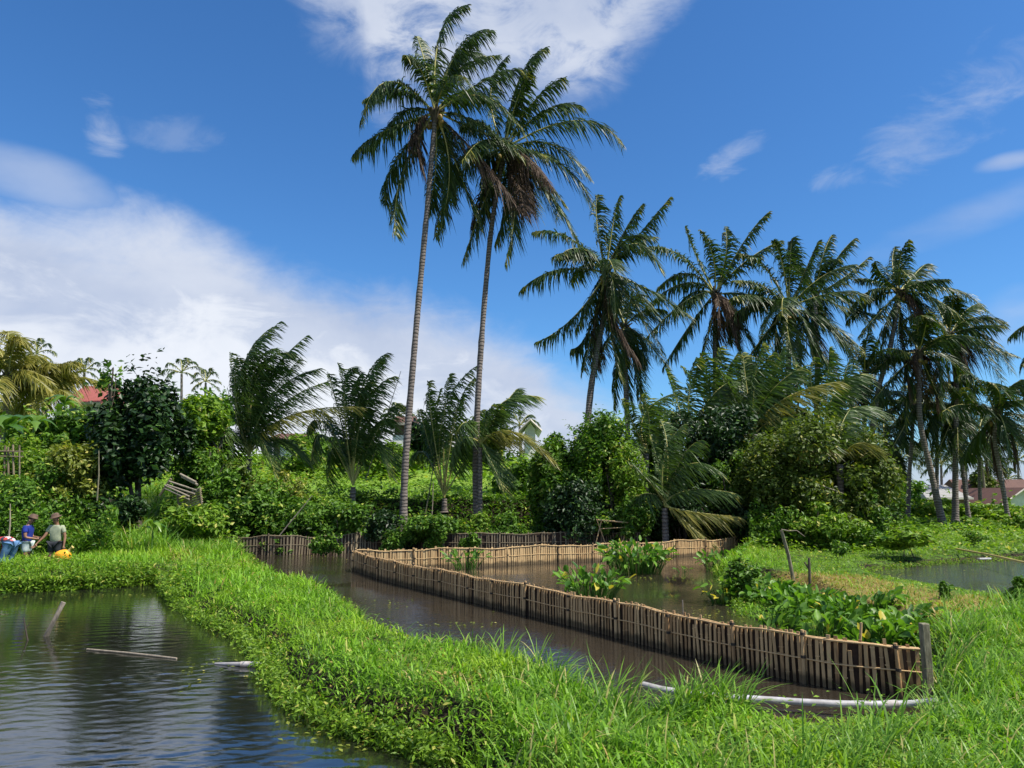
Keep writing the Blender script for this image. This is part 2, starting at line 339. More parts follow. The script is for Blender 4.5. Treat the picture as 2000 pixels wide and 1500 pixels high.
def ground_mat():
    m, b = mat_new('earth_and_turf'); g = b.n('ShaderNodeNewGeometry'); s = b.n('ShaderNodeSeparateXYZ'); b.l(g.outputs['Position'], s.inputs[0])
    sn = b.n('ShaderNodeSeparateXYZ'); b.l(g.outputs['Normal'], sn.inputs[0])
    n_ = b.noise(g.outputs['Position'], 2.2, 8, .65); n2_ = b.noise(g.outputs['Position'], .35, 4, .5); n4_ = b.noise(g.outputs['Position'], 18, 4, .7)
    soil = b.mix(n_, (.012, .009, .006), (.038, .027, .017)); turf = b.mix(b.ss(n_, .35, .65), (.035, .085, .012), (.10, .19, .025))
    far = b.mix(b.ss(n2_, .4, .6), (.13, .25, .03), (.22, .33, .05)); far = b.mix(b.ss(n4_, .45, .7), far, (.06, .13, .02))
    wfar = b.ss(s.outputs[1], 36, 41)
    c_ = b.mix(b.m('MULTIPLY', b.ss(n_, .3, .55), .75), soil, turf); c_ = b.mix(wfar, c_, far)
    c_ = b.mix(b.ss(sn.outputs[2], .93, .80), c_, soil)
    at = b.n('ShaderNodeAttribute', attribute_name='tint'); c_ = b.mix(b.m('MULTIPLY', at.outputs['Fac'], .55), c_, b.mix(b.ss(n4_, .4, .6), (.22, .14, .05), (.40, .27, .10)))
    pr = b.n('ShaderNodeBsdfPrincipled'); b.l(c_, pr.inputs['Base Color']); pr.inputs['Roughness'].default_value = .9; pr.inputs['Specular IOR Level'].default_value = .15
    bp = b.n('ShaderNodeBump'); bp.inputs['Strength'].default_value = .6; bp.inputs['Distance'].default_value = .1; b.l(n_, bp.inputs['Height']); b.l(bp.outputs[0], pr.inputs['Normal'])
    o = b.n('ShaderNodeOutputMaterial'); b.l(pr.outputs[0], o.inputs[0]); return m
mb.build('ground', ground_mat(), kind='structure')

def water_mat(name, c, ripple, sx_, sy_, rough, amp2=.5, ior=1.35):
    m, b = mat_new(name); g = b.n('ShaderNodeNewGeometry'); mp_ = b.n('ShaderNodeMapping'); b.l(g.outputs['Position'], mp_.inputs[0])
    mp_.inputs['Scale'].default_value = (sx_, sy_, 1); mp_.inputs['Rotation'].default_value = (0, 0, R(-12))
    w1 = b.noise(mp_.outputs[0], 1.0, 3, .55, .9); w2 = b.noise(mp_.outputs[0], 3.1, 3, .6, .6); big = b.noise(g.outputs['Position'], .35, 2, .5)
    hgt = b.m('ADD', b.m('MULTIPLY', w1, 1.0), b.m('MULTIPLY', w2, amp2))
    pr = b.n('ShaderNodeBsdfPrincipled'); pr.inputs['Base Color'].default_value = (*c, 1); pr.inputs['Roughness'].default_value = rough
    pr.inputs['IOR'].default_value = ior
    bp = b.n('ShaderNodeBump'); bp.inputs['Distance'].default_value = ripple; b.l(b.m('MULTIPLY', b.ss(big, .25, .6), 1.0), bp.inputs['Strength'])
    b.l(hgt, bp.inputs['Height']); b.l(bp.outputs[0], pr.inputs['Normal'])
    o = b.n('ShaderNodeOutputMaterial'); b.l(pr.outputs[0], o.inputs[0]); return m
def sheet(name, x0, y0, x1, y1, m):
    MB().add([[x0, y0, 0], [x1, y0, 0], [x1, y1, 0], [x0, y1, 0]], [[0, 1, 2, 3]]).build(name, m, kind='structure')
def sheet_poly(name, pg, m, grow=.7):
    c = pg.mean(0); n = len(pg)
    e = np.roll(pg, -1, 0) - np.roll(pg, 1, 0); nn = np.stack([e[:, 1], -e[:, 0]], -1); nn /= np.linalg.norm(nn, axis=1)[:, None]
    area = .5 * np.sum(pg[:, 0] * np.roll(pg[:, 1], -1) - pg[:, 1] * np.roll(pg[:, 0], -1))
    if area < 0: nn = -nn
    q = pg + nn * grow; v = np.c_[q, np.zeros(n)]
    if area < 0: v = v[::-1]
    me = bpy.data.meshes.new(name); me.from_pydata(v.tolist(), [], [list(range(n))]); me.materials.append(m)
    o = bpy.data.objects.new(name, me); C.objects.link(o); o['kind'] = 'structure'
def wave_sheet(name, pg, m, grow, step, slope, seed, ycap):
    """a real rippled surface: a grid over the pond's box, cut to the pond's outline"""
    r_ = np.random.default_rng(seed); x0, y0 = pg.min(0) - grow; x1, y1 = pg.max(0) + grow
    ys_ = [max(y0, 3.5)]
    while ys_[-1] < y1: ys_.append(ys_[-1] + step * max(.6, ys_[-1] / 9))
    ys_ = np.array(ys_); x0 = max(x0, -17); xs_ = np.arange(x0, x1, step * 1.9); X, Y = np.meshgrid(xs_, ys_); Z = np.zeros_like(X)
    calm = .35 + .65 * sstep(-.5, .5, wob(X * .8 + 3, Y * .8)); n = 46
    for k in range(n):
        lam = .075 * 2 ** (r_.random() * 2.6); th = r_.normal(R(98), R(26)); kk = 2 * np.pi / lam; amp = lam / (2 * np.pi) * slope * math.sqrt(2 / n)
        ph = kk * (X * math.cos(th) + Y * math.sin(th)) + r_.random() * 6.28 + 1.3 * np.sin(X * r_.normal() * 1.5 + Y * r_.normal() * 1.5)
        Z += amp * (np.sin(ph) + .25 * np.sin(2 * ph + .6))
    Z *= calm; nx_, ny_ = len(xs_), len(ys_); ok = sdist(pg, X, Y) < grow
    i = np.arange(ny_ - 1)[:, None] * nx_; j = np.arange(nx_ - 1)[None]; F = np.stack([i + j, i + j + 1, i + nx_ + j + 1, i + nx_ + j], -1).reshape(-1, 4)
    F = F[ok.ravel()[F].all(1)]; used = np.unique(F); mp2 = np.zeros(nx_ * ny_, int); mp2[used] = np.arange(len(used))
    MB().add(np.stack([X, Y, Z], -1).reshape(-1, 3)[used], mp2[F], smooth=True).build(name, m, kind='structure')
wave_sheet('rippled_pond_water', left_pond, water_mat('rippled_water', (.012, .013, .009), .0012, 9, 22, .015, .4, 3.0), .45, .024, .052, 3, 20)
sheet_poly('fish_pond_water', mid_pond, water_mat('muddy_water', (.030, .024, .017), .011, 3.0, 6.0, .05, .6, 1.8), .5)
sheet_poly('field_pond_water', right_pond, water_mat('shallow_water', (.05, .055, .04), .035, 2.5, 6.0, .05, .6, 2.6), .5)

# ------------------------------------------------------------------ grass
def blades(n, base, az_, L, Wd, lean, curl, seg=3):
    """n curved tapering blades: returns verts (n*(2*seg+1)), faces"""
    d = np.stack([np.cos(az_), np.sin(az_), np.zeros(n)], -1); side = np.stack([-np.sin(az_), np.cos(az_), np.zeros(n)], -1)
    rows = []
    for k in range(seg + 1):
        s = k / seg; ang = lean + curl * s
        cx = L * s * np.sin(lean + curl * s * .5); cz = L * s * np.cos(lean + curl * s * .5)
        c = base + d * cx[:, None] + np.array([0, 0, 1]) * cz[:, None]
        if k < seg:
            w = Wd * (1.0 if k == 0 else (1.15 - s * .75)) * .5
            rows += [c - side * w[:, None], c + side * w[:, None]]
        else: rows.append(c)
    V = np.stack(rows, 1); m = V.shape[1]; o = (np.arange(n) * m)[:, None]
    fq = []
    for k in range(seg - 1): fq.append(o + np.array([2 * k, 2 * k + 1, 2 * k + 3, 2 * k + 2]))
    q = np.stack(fq, 1).reshape(-1, 4); t = (o + np.array([2 * seg - 2, 2 * seg - 1, 2 * seg]))
    return V.reshape(-1, 3), q, t, m
def add_blades(mb, base, L, Wd, lean, curl, tint, mat=0, seg=3, az_=None):
    n = len(base)
    if n == 0: return
    az_ = rng.random(n) * 2 * np.pi if az_ is None else az_
    V, q, t, m = blades(n, base, az_, L, Wd, lean, curl, seg)
    tt = np.repeat(tint, m); k = mb.n
    mb.add(V, q, mat, tt, False)
    mb.f.append(t + k); mb.m.append(np.full(len(t), mat)); mb.sm.append(np.full(len(t), False))
def in_view(x, y, margin=1.3):
    return (np.abs(x) < y * .70 + margin) & (y > 4.6)
def scatter(x0, x1, y0, y1, dens):
    n = int((x1 - x0) * (y1 - y0) * dens); return rng.uniform(x0, x1, n), rng.uniform(y0, y1, n)
gm = MB(); gt = MB(); gd = MB()
bands = [(4.8, 8, 1250), (8, 11, 950), (11, 15, 650), (15, 20, 420), (20, 27, 240), (27, 37, 120)]
for y0, y1, dn in bands:
    x, y = scatter(-y1 * .72 - 1, y1 * .72 + 1, y0, y1, dn)
    k = in_view(x, y); x, y = x[k], y[k]; sd = pondsd(x, y); wb = wob(x * 1.7, y * 1.7)
    k = (sd + .1 * wb > -.06); x, y, sd, wb = x[k], y[k], sd[k], wb[k]
    k = ~((sdist(side_pit, x, y) < .2) & (x < -6)); x, y, sd, wb = x[k], y[k], sd[k], wb[k]
    z = height(x, y, sd); k = z > -.12; x, y, z, sd, wb = x[k], y[k], z[k], sd[k], wb[k]
    n = len(x); far = 1 + .028 * max(0, y0 - 6)
    right = sstep(0, 3, x - .35 * (y - 6)); rl = right * sstep(11, 16, y)
    cl = np.clip(.5 + .9 * wob(x * 3.3 + 5, y * 3.3), 0, 1.3)
    L = (.07 + .16 * rng.random(n) ** 1.5 + .05 * np.clip(wb, -.5, 1)) * (.6 + .65 * cl) * (1 - .4 * rl) * far
    Wd = (.008 + .020 * rng.random(n) ** 1.7) * far * 1.1
    lean = np.abs(rng.normal(.6, .5, n)); curl = rng.uniform(.2, 2.0, n)
    dwz = dry_w(x, y); zz = z + rng.random(n) * (.03 + .16 * cl) * (1 - .6 * dwz); L = L * (1 + .1 * dwz); Wd = Wd * (1 + .9 * dwz) * (1 - .6 * rl)
    base = np.stack([x, y, zz - .03], -1)
    dw = dry_w(x, y); isd = rng.random(n) < np.maximum(dw * .75, .03 + .35 * sstep(.35, .8, wob(x * 2.3 + 9, y * 2.3)))
    tn = np.clip(rng.beta(2, 2, n) * .93, 0, 1); tn[rng.random(n) < .03] = 1.0
    add_blades(gm, base[~isd], L[~isd], Wd[~isd], lean[~isd], curl[~isd], tn[~isd])
    add_blades(gd, base[isd], L[isd] * .8, Wd[isd], lean[isd], curl[isd], rng.random(isd.sum()))
gm.build('grass', M['grass'], kind='stuff')
gd.build('dry_grass', M['grass_dry'], kind='stuff')

def tuft(mb, cx, cy, n, L0, r, wd=.016, z=None, wind=0.0, lean0=.25):
    a = rng.random(n) * 6.283; rr = r * np.sqrt(rng.random(n)); x = cx + rr * np.cos(a); y = cy + rr * np.sin(a)
    kk = pondsd(x, y) > -.02
    if not kk.any(): return
    x, y, a = x[kk], y[kk], a[kk]; n = len(x)
    zz = height(x, y) if z is None else np.full(n, z)
    zz = np.maximum(zz, -.05)
    base = np.stack([x, y, zz], -1); L = L0 * rng.uniform(.5, 1.1, n)
    az_ = a + rng.normal(0, .6, n)
    if wind: az_ = np.where(rng.random(n) < .5, rng.normal(0.1, .7, n), az_)
    tn = rng.random(n) * .9; tn[rng.random(n) < .06] = 1
    add_blades(mb, base, L, wd * rng.uniform(.7, 1.3, n), np.abs(rng.normal(lean0, .2, n)), rng.uniform(.3, 1.9, n), tn, 0, 5, az_)
tg = MB()
# long blades along the embankment's far edge and scattered on the bank
edge = [(560, 1095), (640, 1112), (700, 1130), (735, 1160), (765, 1190), (800, 1205), (850, 1225), (900, 1240), (950, 1250), (1000, 1262), (1050, 1285), (1100, 1305), (1150, 1322), (1210, 1345), (1260, 1360), (1310, 1380)]
for (a, b) in edge:
    for r_ in range(2):
        g_ = G(a + rng.uniform(-25, 25), b + rng.uniform(0, 22), .35); tuft(tg, g_[0], g_[1], 30, .42, .22, .016, None, 1)
for (a, b, n, L, r) in [(1190, 1400, 90, .62, .25), (1110, 1370, 60, .5, .3), (980, 1290, 70, .5, .25), (1060, 1330, 60, .55, .3), (860, 1235, 50, .45, .2), (1360, 1385, 130, .50, .22), (1420, 1392, 90, .55, .2),
                        (1330, 1395, 80, .4, .25), (1840, 1290, 160, .62, .3), (1870, 1250, 150, .62, .3), (1900, 1330, 120, .5, .35), (1850, 1350, 90, .5, .3), (1930, 1260, 90, .45, .3), (1880, 1420, 40, .45, .3),
                        (1740, 1460, 30, .7, .2), (1690, 1480, 26, .6, .2), (720, 1140, 80, .45, .3), (700, 1150, 80, .45, .3), (760, 1180, 60, .45, .2), (1140, 1490, 60, .6, .3), (1010, 1500, 60, .5, .3), (1620, 1500, 40, .5, .3),
                        (350, 1210, 60, .4, .4), (400, 1240, 60, .35, .3), (520, 1320, 50, .35, .3), (1960, 1210, 100, .4, .5), (1990, 1190, 120, .5, .4), (1250, 1450, 40, .5, .3)]:
    g_ = G(a, b, .4); tuft(tg, g_[0], g_[1], n, L, r, .017, None, 1, .3)
for k in range(700):                    # single tall blades everywhere on the near banks
    a, b = rng.uniform(350, 2050), rng.uniform(1150, 1560); g_ = G(a, b, .4)
    if pondsd(g_[0:1], g_[1:2])[0] > .15 and not (1250 < a < 1810 and 1330 < b < 1475): tuft(tg, g_[0], g_[1], 7, .36, .12, .013, None, 1, .35)
tg.build('tall_grass', M['tallgrass'], kind='stuff')

# ------------------------------------------------------------------ leaf clouds
def leaves(mb, pos, size, out=None, up=.5, asp=.5, mat=0, tint=None, droop=0.0):
    n = len(pos); nn = rng.normal(size=(n, 3)); nn[:, 2] += up * 2.4
    if out is not None: nn += out * .9
    nn = nrm(nn); d = rng.normal(size=(n, 3)); d[:, 2] -= droop; d = nrm(d - (d * nn).sum(1)[:, None] * nn); s = np.cross(nn, d)
    size = np.broadcast_to(size, (n,))[:, None]
    b = pos - d * size * .5; t = pos + d * size * .5; m1_ = pos - d * size * .04 + s * size * asp * .5 + nn * size * .08; m2_ = pos - d * size * .04 - s * size * asp * .5 + nn * size * .08
    V = np.stack([b, m1_, t, m2_], 1).reshape(-1, 3); F = (np.arange(n) * 4)[:, None] + np.arange(4)
    if tint is None: tint = np.clip(rng.beta(2, 2.2, n), 0, .92); tint[rng.random(n) < .05] = 1
    mb.add(V, F, mat, np.repeat(tint, 4))
def cloud_pts(c, r, n, nb=9, hollow=.35):
    """points in uneven sub-clumps filling an ellipsoid"""
    c = np.asarray(c, float); r = np.asarray(r, float)
    nb = int(nb * 2.2); bc = nrm(rng.normal(size=(nb, 3))) * (rng.random((nb, 1)) ** .45) * .88; bc[:, 2] -= .12 * np.abs(bc[:, 0]); bc[0] = 0
    br = rng.uniform(.16, .40, nb); br[0] = .5; br[1:3] = .45; w = br ** 2; w /= w.sum(); i = rng.choice(nb, n, p=w)
    dv = nrm(rng.normal(size=(n, 3))); rad = rng.uniform(hollow, 1.0, n) ** .6
    p = bc[i] + dv * (br[i] * rad)[:, None] * (1 + .15 * rng.normal(size=(n, 1)))
    return c + p * r, dv
def branchy(mb, base, tips, r0, mat=0):
    for t in tips:
        base_ = np.asarray(base, float); t = np.asarray(t, float); mid = base_ * .45 + t * .55 + rng.normal(size=3) * .12 * np.linalg.norm(t - base_); mid[2] = max(mid[2], base_[2] + .1)
        mb.tube(bez(base_, mid, t, 7), np.linspace(r0, r0 * .25, 7), 6, mat)
def bush(name, label, cat, px, py0, py1, wpx, D, mat, size=.18, n=6000, group=None, asp=.5, depth=None, stems=4, nb=10, z0=None, up=.5, hollow=.35, clear=0.0, lean=0.0):
    """a shrub or tree seen at px, from py0 (top) to py1 (foot), wpx wide, D metres away"""
    top = P(px, py0, D); foot = P(px, py1, D); zg = H(foot[0], D) if z0 is None else z0
    zf = min(foot[2], zg + 2.5) if z0 is None else z0
    w = wpx / FPX * D / 2; base = np.array([foot[0] + lean, D, zg]); root = thing(name, label, cat, tuple(base), group)
    bot = max(zg + (top[2] - zg) * clear, min(foot[2], top[2] - .5)); hz = (top[2] - bot) / 2; low = 1.0 if (cat == 'tree' or clear) else 1.22; hz *= low; c = np.array([top[0], D, top[2] - hz]); dp = w if depth is None else depth
    nbl = nb; m_ = MB(); n = int(n * 1.25); p, dv = cloud_pts(c, (w * 1.08, dp * 1.08, hz * 1.06), n, nbl, hollow)
    nsp = 5 + int(rng.random() * 12) if wpx > 60 else 1; sp_, sd_ = [], []
    for k in range(nsp):
        u = nrm(rng.normal(size=3) + np.array([0, -.2, .7])); a0 = c + u * np.array([w, dp, hz]) * .7; L = rng.uniform(.25, .6) * max(w, hz) * .9; e_ = a0 + (u + rng.normal(size=3) * .3 + np.array([0, 0, .3])) * L; t_ = rng.random(14)[:, None]
        sp_.append(a0 * (1 - t_) + e_ * t_ + np.array([0, 0, -.15]) * t_ ** 2 * L + rng.normal(size=(14, 3)) * size * .35); sd_.append(np.tile(u, (14, 1)))
    p = np.vstack([p] + sp_); dv = np.vstack([dv] + sd_); n = len(p); p[:, 2] = np.maximum(p[:, 2], height(p[:, 0], p[:, 1]) + .04)
    leaves(m_, p, size * 1.18 * rng.uniform(.5, 1.45, n), dv, up, asp, 0)
    m_.build('foliage' if cat in ('shrub', 'bush', 'vine') else 'crown', M[mat], root)
    s_ = MB(); r0 = max(.02, .012 * (top[2] - zg) + .012 * w)
    for k in range(stems):
        tip = c + np.array([rng.normal() * w * .35, rng.normal() * dp * .3, hz * rng.uniform(0, .7)])
        b0 = base + np.array([rng.normal() * .12, rng.normal() * .1, -.05]); mid = np.array([b0[0] * .6 + tip[0] * .4, b0[1] * .6 + tip[1] * .4, (b0[2] + tip[2]) / 2])
        s_.tube(bez(b0, mid, tip, 8), np.linspace(r0, r0 * .3, 8), 6)
        branchy(s_, mid * .5 + tip * .5, [c + nrm(rng.normal(size=3)) * np.array([w, dp, hz]) * .6 for _ in range(3)], r0 * .4)
    s_.build('trunk' if cat == 'tree' else 'stem', M['bark'], root)
    return root

# ------------------------------------------------------------------ palms
def frond_mesh(r, Lf=.85, nl=64, droop=.8, wind=(.0, 0, 0), wd=.05, t0=.14, r0=.045, raggedness=.22, mb=None, vee=.15, seg=3, fold=1.0, hang=None):
    """r: polyline of the midrib (n,3)"""
    mb = mb or MB(); n = len(r); T = nrm(np.gradient(r, axis=0))
    mb.tube(r, np.linspace(r0, r0 * .15, n), 5, 1, .5, False)
    up = np.array([0, 0, 1.])
    for sgn in (-1, 1):
        t = np.linspace(t0, .995, nl) + rng.normal(0, .3 / nl, nl); t = np.clip(t, 0, .999); f = t * (n - 1); i = np.minimum(f.astype(int), n - 2); a = (f - i)[:, None]
        b = r[i] * (1 - a) + r[i + 1] * a; Tt = nrm(T[i] * (1 - a) + T[i + 1] * a)
        S = np.cross(Tt, up); ln = np.linalg.norm(S, axis=1, keepdims=True); S = np.where(ln > .15, S / (ln + 1e-9), nrm(np.array([[.6, .8, 0]]) + 0 * S)); N = np.cross(S, Tt)
        prof = np.minimum(1, .45 + (t - t0) * 3.0) * (1 - .72 * np.clip((t - .5) / .5, 0, 1) ** 1.6)
        L = Lf * prof * rng.uniform(1 - raggedness * 1.5, 1 + raggedness, nl); fw = .35 + .75 * t
        d0 = nrm(sgn * S * fold + Tt * fw[:, None] + N * vee + rng.normal(0, .15, (nl, 3)) + .22 * np.sin(t * rng.uniform(8, 20) + rng.random() * 6)[:, None] * Tt); L = L * np.where(rng.random(nl) < .07, .35, 1)
        dr = droop * rng.uniform(.5, 1.5, nl); wv = np.array(wind)
        rows = []
        for k in range(seg + 1):
            s = k / seg; c = b + d0 * (L * s)[:, None] * (1 - .3 * s * min(1, droop)) + np.array([0, 0, -1.]) * (L * dr * s ** 1.7)[:, None] * .8 + wv * (L * s * s)[:, None]
            if k < seg:
                w_ = wd * (.75 if k == 0 else 1.0 - .55 * (s - .33)) * .5; ww = nrm(Tt * .9 + N * .35 * sgn + rng.normal(0, .25, (nl, 3)))
                rows += [c - ww * w_, c + ww * w_]
            else: rows.append(c)
        V = np.stack(rows, 1); m = V.shape[1]; o = (np.arange(nl) * m)[:, None]
        q = np.stack([o + np.array([2 * k, 2 * k + 1, 2 * k + 3, 2 * k + 2]) for k in range(seg - 1)], 1).reshape(-1, 4)
        tn = np.clip(rng.beta(2, 2, nl) * .9, 0, 1); tn[(t > .86) & (rng.random(nl) < .3)] = 1
        k0 = mb.n; mb.add(V.reshape(-1, 3), q, 0, np.repeat(tn, m)); tr = o + np.array([2 * seg - 2, 2 * seg - 1, 2 * seg]); mb.f.append(tr + k0); mb.m.append(np.zeros(len(tr), int)); mb.sm.append(np.zeros(len(tr), bool))
    return mb
def trunk_mesh(pts, r0, r1, flare=1.7, n=70):
    pts = [np.asarray(p, float) for p in pts]
    # Catmull-Rom through points
    Q = [2 * pts[0] - pts[1]] + pts + [2 * pts[-1] - pts[-2]]; out = []
    for k in range(len(pts) - 1):
        p0, p1, p2, p3 = Q[k:k + 4]
        for t in np.linspace(0, 1, n // (len(pts) - 1), endpoint=False): out.append(.5 * (2 * p1 + (p2 - p0) * t + (2 * p0 - 5 * p1 + 4 * p2 - p3) * t * t + (3 * p1 - p0 - 3 * p2 + p3) * t ** 3))
    out.append(pts[-1]); out = np.array(out); s = np.linspace(0, 1, len(out))
    rad = r0 + (r1 - r0) * s + r0 * (flare - 1) * np.exp(-s * 22); rad = rad * (1 + .05 * rng.normal(size=len(out)))
    mb = MB(); mb.tube(out, rad, 12, 0); return mb
def palm(name, label, D, crown, trunk_px, fronds, group, tr=(.2, .12), Lf=.8, mat='frond', nl=62, wd=.055, droop=.9, wind=(.25, 0, 0), coconuts=7, extra=0, exlen=3.8, single=False, seg=3, cat='palm tree', spread=.5, root_z=None, r0=.058, boots=True, fold=1.0, up_extra=.2, skirt=0):
    cx, cy = crown; c = P(cx, cy, D); base = P(trunk_px[0][0], trunk_px[0][1], D); zg = H(base[0], D) if root_z is None else root_z
    bx = base[0]; root = thing(name, label, cat, (bx, D, zg), group)
    tp = [np.array([bx, D, zg - .1])] + [P(a, b, D) for a, b in trunk_px[1:]] + [c - np.array([0, 0, .15])]
    tp = [p for i, p in enumerate(tp) if i == 0 or p[2] > tp[0][2] + .2]
    if len(tp) < 2: tp = [tp[0], c]
    trunk_mesh(tp, *tr).build('trunk', M['trunk'], root)
    fl = []
    for k, fr in enumerate(fronds):
        (mx_, my_), (tx, ty) = fr[0], fr[1]; kind = fr[2] if len(fr) > 2 else None
        L2 = math.hypot(tx - cx, ty - cy) / FPX * D; dy = math.sqrt(max(0, 4.2 ** 2 - L2 ** 2)) * .6 if exlen > 3 else spread
        s = fr[3] if len(fr) > 3 else (-1 if (k % 2) else 1)
        dy = s * min(dy + .4, spread * 4)
        p0 = c + np.array([0, 0, rng.uniform(-.1, .15)]); pm = P(mx_, my_, D + dy * .55); p2 = P(tx, ty, D + dy); pm = pm + rng.normal(0, .14, 3); q_ = through(p0, pm, p2, 22); s_t = np.linspace(0, 1, 22)[:, None]; q_ = q_ + s_t ** 3 * np.array([rng.uniform(0, .3), 0, -rng.uniform(.0, .28)]) * (exlen > 1.5); fl.append((q_, kind))
    for k in range(extra):
        a = 2 * np.pi * (k + rng.random() * .7) / max(1, extra) + .4; e = rng.uniform(-.75, 1.25); L = exlen * rng.uniform(.8, 1.05)
        dh = np.array([math.cos(a), math.sin(a) * .95, 0]); dv_ = np.array([0, 0, 1.])
        pm = c + (dh * math.cos(e) + dv_ * math.sin(e)) * L * .5 + np.array([0, 0, up_extra]); p2 = c + dh * L * (math.cos(e) * .95 + .12) + dv_ * L * (math.sin(e) * .95 - .30) + np.array(wind) * .8
        fl.append((through(c, pm, p2, 18), 'dead' if (e < -.55 and rng.random() < .4) else None))
    for k in range(skirt):
        a = rng.random() * 6.283; dh = np.array([math.cos(a), math.sin(a), 0]); L = exlen * rng.uniform(.55, .9); fl.append((through(c, c + dh * L * .28 + np.array([0, 0, -L * .25]), c + dh * L * rng.uniform(.2, .42) + np.array([.15, 0, -L * .95]), 16), 'dead' if rng.random() < .5 else None))
    one = MB()
    for r_, kind in fl:
        if kind == 'stub': continue
        ms = [M['frond_dead'], M['rachis_dead']] if kind == 'dead' else [M['frond_yel'], M['rachis']] if kind == 'yel' else [M[mat], M['rachis']]
        kw = dict(t0=(.27 if name.startswith('young') and c[2] - zg < 1.2 else .14), Lf=Lf, nl=nl, wd=wd, wind=wind, droop=droop * (1.5 if kind == 'dead' else 1), seg=seg, r0=r0, fold=fold)
        if single: frond_mesh(r_, mb=one, **kw)
        else: frond_mesh(r_, **kw).build('frond', ms, root)
    if single and one.n: one.build('crown', [M[mat], M['rachis']], root)
    if boots and not single:
        h = MB()
        for k in range(16):
            a = rng.random() * 6.28; h.tube([c + np.array([math.cos(a) * .05, math.sin(a) * .05, -.5 + rng.random() * .3]), c + np.array([math.cos(a) * .22, math.sin(a) * .22, -.1 + rng.random() * .3]), c + np.array([math.cos(a) * .42, math.sin(a) * .42, .05 + .4 * rng.random()])], [.09, .07, .04], 6, 0)
        h.ball(c - np.array([0, 0, .1]), (.2, .2, .45), 0, noise=.3); h.build('crown_base', M['bark'], root)
    for k in range(coconuts):
        a = rng.random() * 6.28; p = c + np.array([math.cos(a) * .34, math.sin(a) * .34, -.28 - .35 * rng.random()]); MB().ball(p, (.12, .12, .145), 0, rng.random()).build('coconut', M['coconut'], root)
    return root
M['coconut'] = solid('coconut_husk', (.22, .17, .04), (.30, .18, .05), .5, 4)
TALL = 'tall coconut palms'
palm('coconut_palm', 'tallest coconut palm, its slender ringed trunk the left of the two tall ones', 33.5, (850, 222), [(787, 1040), (792, 900), (812, 650), (835, 400)],
     [((856, 75), (906, 8), None, 1), ((903, 92), (962, 60), None, -1), ((905, 135), (968, 105), None, 1), ((828, 110), (806, 70), None, 1), ((752, 168), (695, 243), None, -1), ((752, 252), (682, 298), None, -1),
      ((762, 308), (745, 384), None, 1), ((788, 335), (772, 455), None, -1), ((880, 330), (850, 460), None, 1), ((945, 190), (1012, 250), 'yel2', -1), ((965, 262), (1070, 300), None, 1), ((935, 300), (1010, 400), 'dead', -1),
      ((945, 150), (1020, 128), None, -1), ((905, 330), (935, 440), None, 1), ((875, 120), (925, 60), None, 1), ((840, 330), (832, 400), None, 1), ((900, 280), (960, 370), None, 1), ((880, 110), (935, 100), None, 1)],
     TALL, tr=(.17, .115), Lf=1.2, nl=100, droop=.95, wd=.07, coconuts=12, extra=7, exlen=4.0, skirt=2)
palm('coconut_palm', 'second tallest coconut palm, just right of the tallest one with crowns overlapping', 35, (985, 292), [(934, 1040), (929, 900), (938, 700), (956, 480), (970, 380)],
     [((1012, 150), (1066, 88), None, 1), ((1042, 180), (1094, 146), None, -1), ((1078, 218), (1140, 212), None, 1), ((1125, 238), (1210, 275), None, -1), ((1085, 322), (1150, 388), None, 1), ((1072, 372), (1122, 462), None, -1),
      ((1000, 400), (984, 510), None, -1), ((935, 390), (898, 500), None, -1), ((895, 350), (843, 460), None, 1), ((965, 190), (985, 110), None, 1), ((1012, 350), (1022, 420), 'dead', -1), ((1070, 292), (1140, 345), None, 1), ((950, 360), (920, 440), 'dead', 1),
      ((1020, 170), (1045, 100), None, 1), ((985, 380), (960, 470), None, 1), ((920, 300), (860, 350), None, 1), ((1040, 330), (1080, 420), None, 1), ((1000, 200), (1030, 140), None, -1)],
     TALL, tr=(.155, .105), Lf=1.2, nl=100, droop=.95, wd=.07, coconuts=8, extra=6, exlen=3.8, skirt=3)
MIDG = 'coconut palms in the grove on the right'
def midp(label, D, c, tr_, fr, **kw):
    a = dict(tr=(.2, .13), Lf=1.25, nl=84, droop=.85, wd=.08, coconuts=6, extra=4, exlen=4.2, skirt=3); a.update(kw)
    return palm('coconut_palm', label, D, c, tr_, fr, MIDG, **a)
midp('full crowned coconut palm left of the grove with a leaning trunk above the shrubs', 42, (1184, 532), [(1140, 990), (1150, 800), (1165, 690), (1183, 600)],
     [((1168, 450), (1163, 375)), ((1192, 440), (1208, 378)), ((1222, 445), (1250, 392)), ((1240, 460), (1300, 380)), ((1110, 465), (1035, 447)), ((1125, 495), (1072, 500)), ((1090, 525), (1015, 562)), ((1115, 625), (1042, 668)), ((1155, 640), (1118, 680)),
      ((1150, 650), (1132, 722)), ((1240, 480), (1285, 530), None, -1), ((1270, 570), (1345, 615), 'yel2', -1), ((1230, 600), (1285, 680)), ((1195, 640), (1215, 740)), ((1170, 640), (1165, 700), 'dead'), ((1205, 620), (1245, 700), 'dead'), ((1160, 560), (1120, 640))], extra=5, Lf=1.4)
midp('short drooping coconut palm tucked behind the leaning one', 46, (1222, 640), [(1228, 1000), (1226, 850), (1222, 740)],
     [((1205, 700), (1195, 790)), ((1240, 700), (1250, 800)), ((1260, 660), (1300, 720)), ((1190, 660), (1160, 730)), ((1215, 600), (1200, 560)), ((1250, 610), (1290, 600)), ((1225, 720), (1230, 800))], extra=2, coconuts=3)
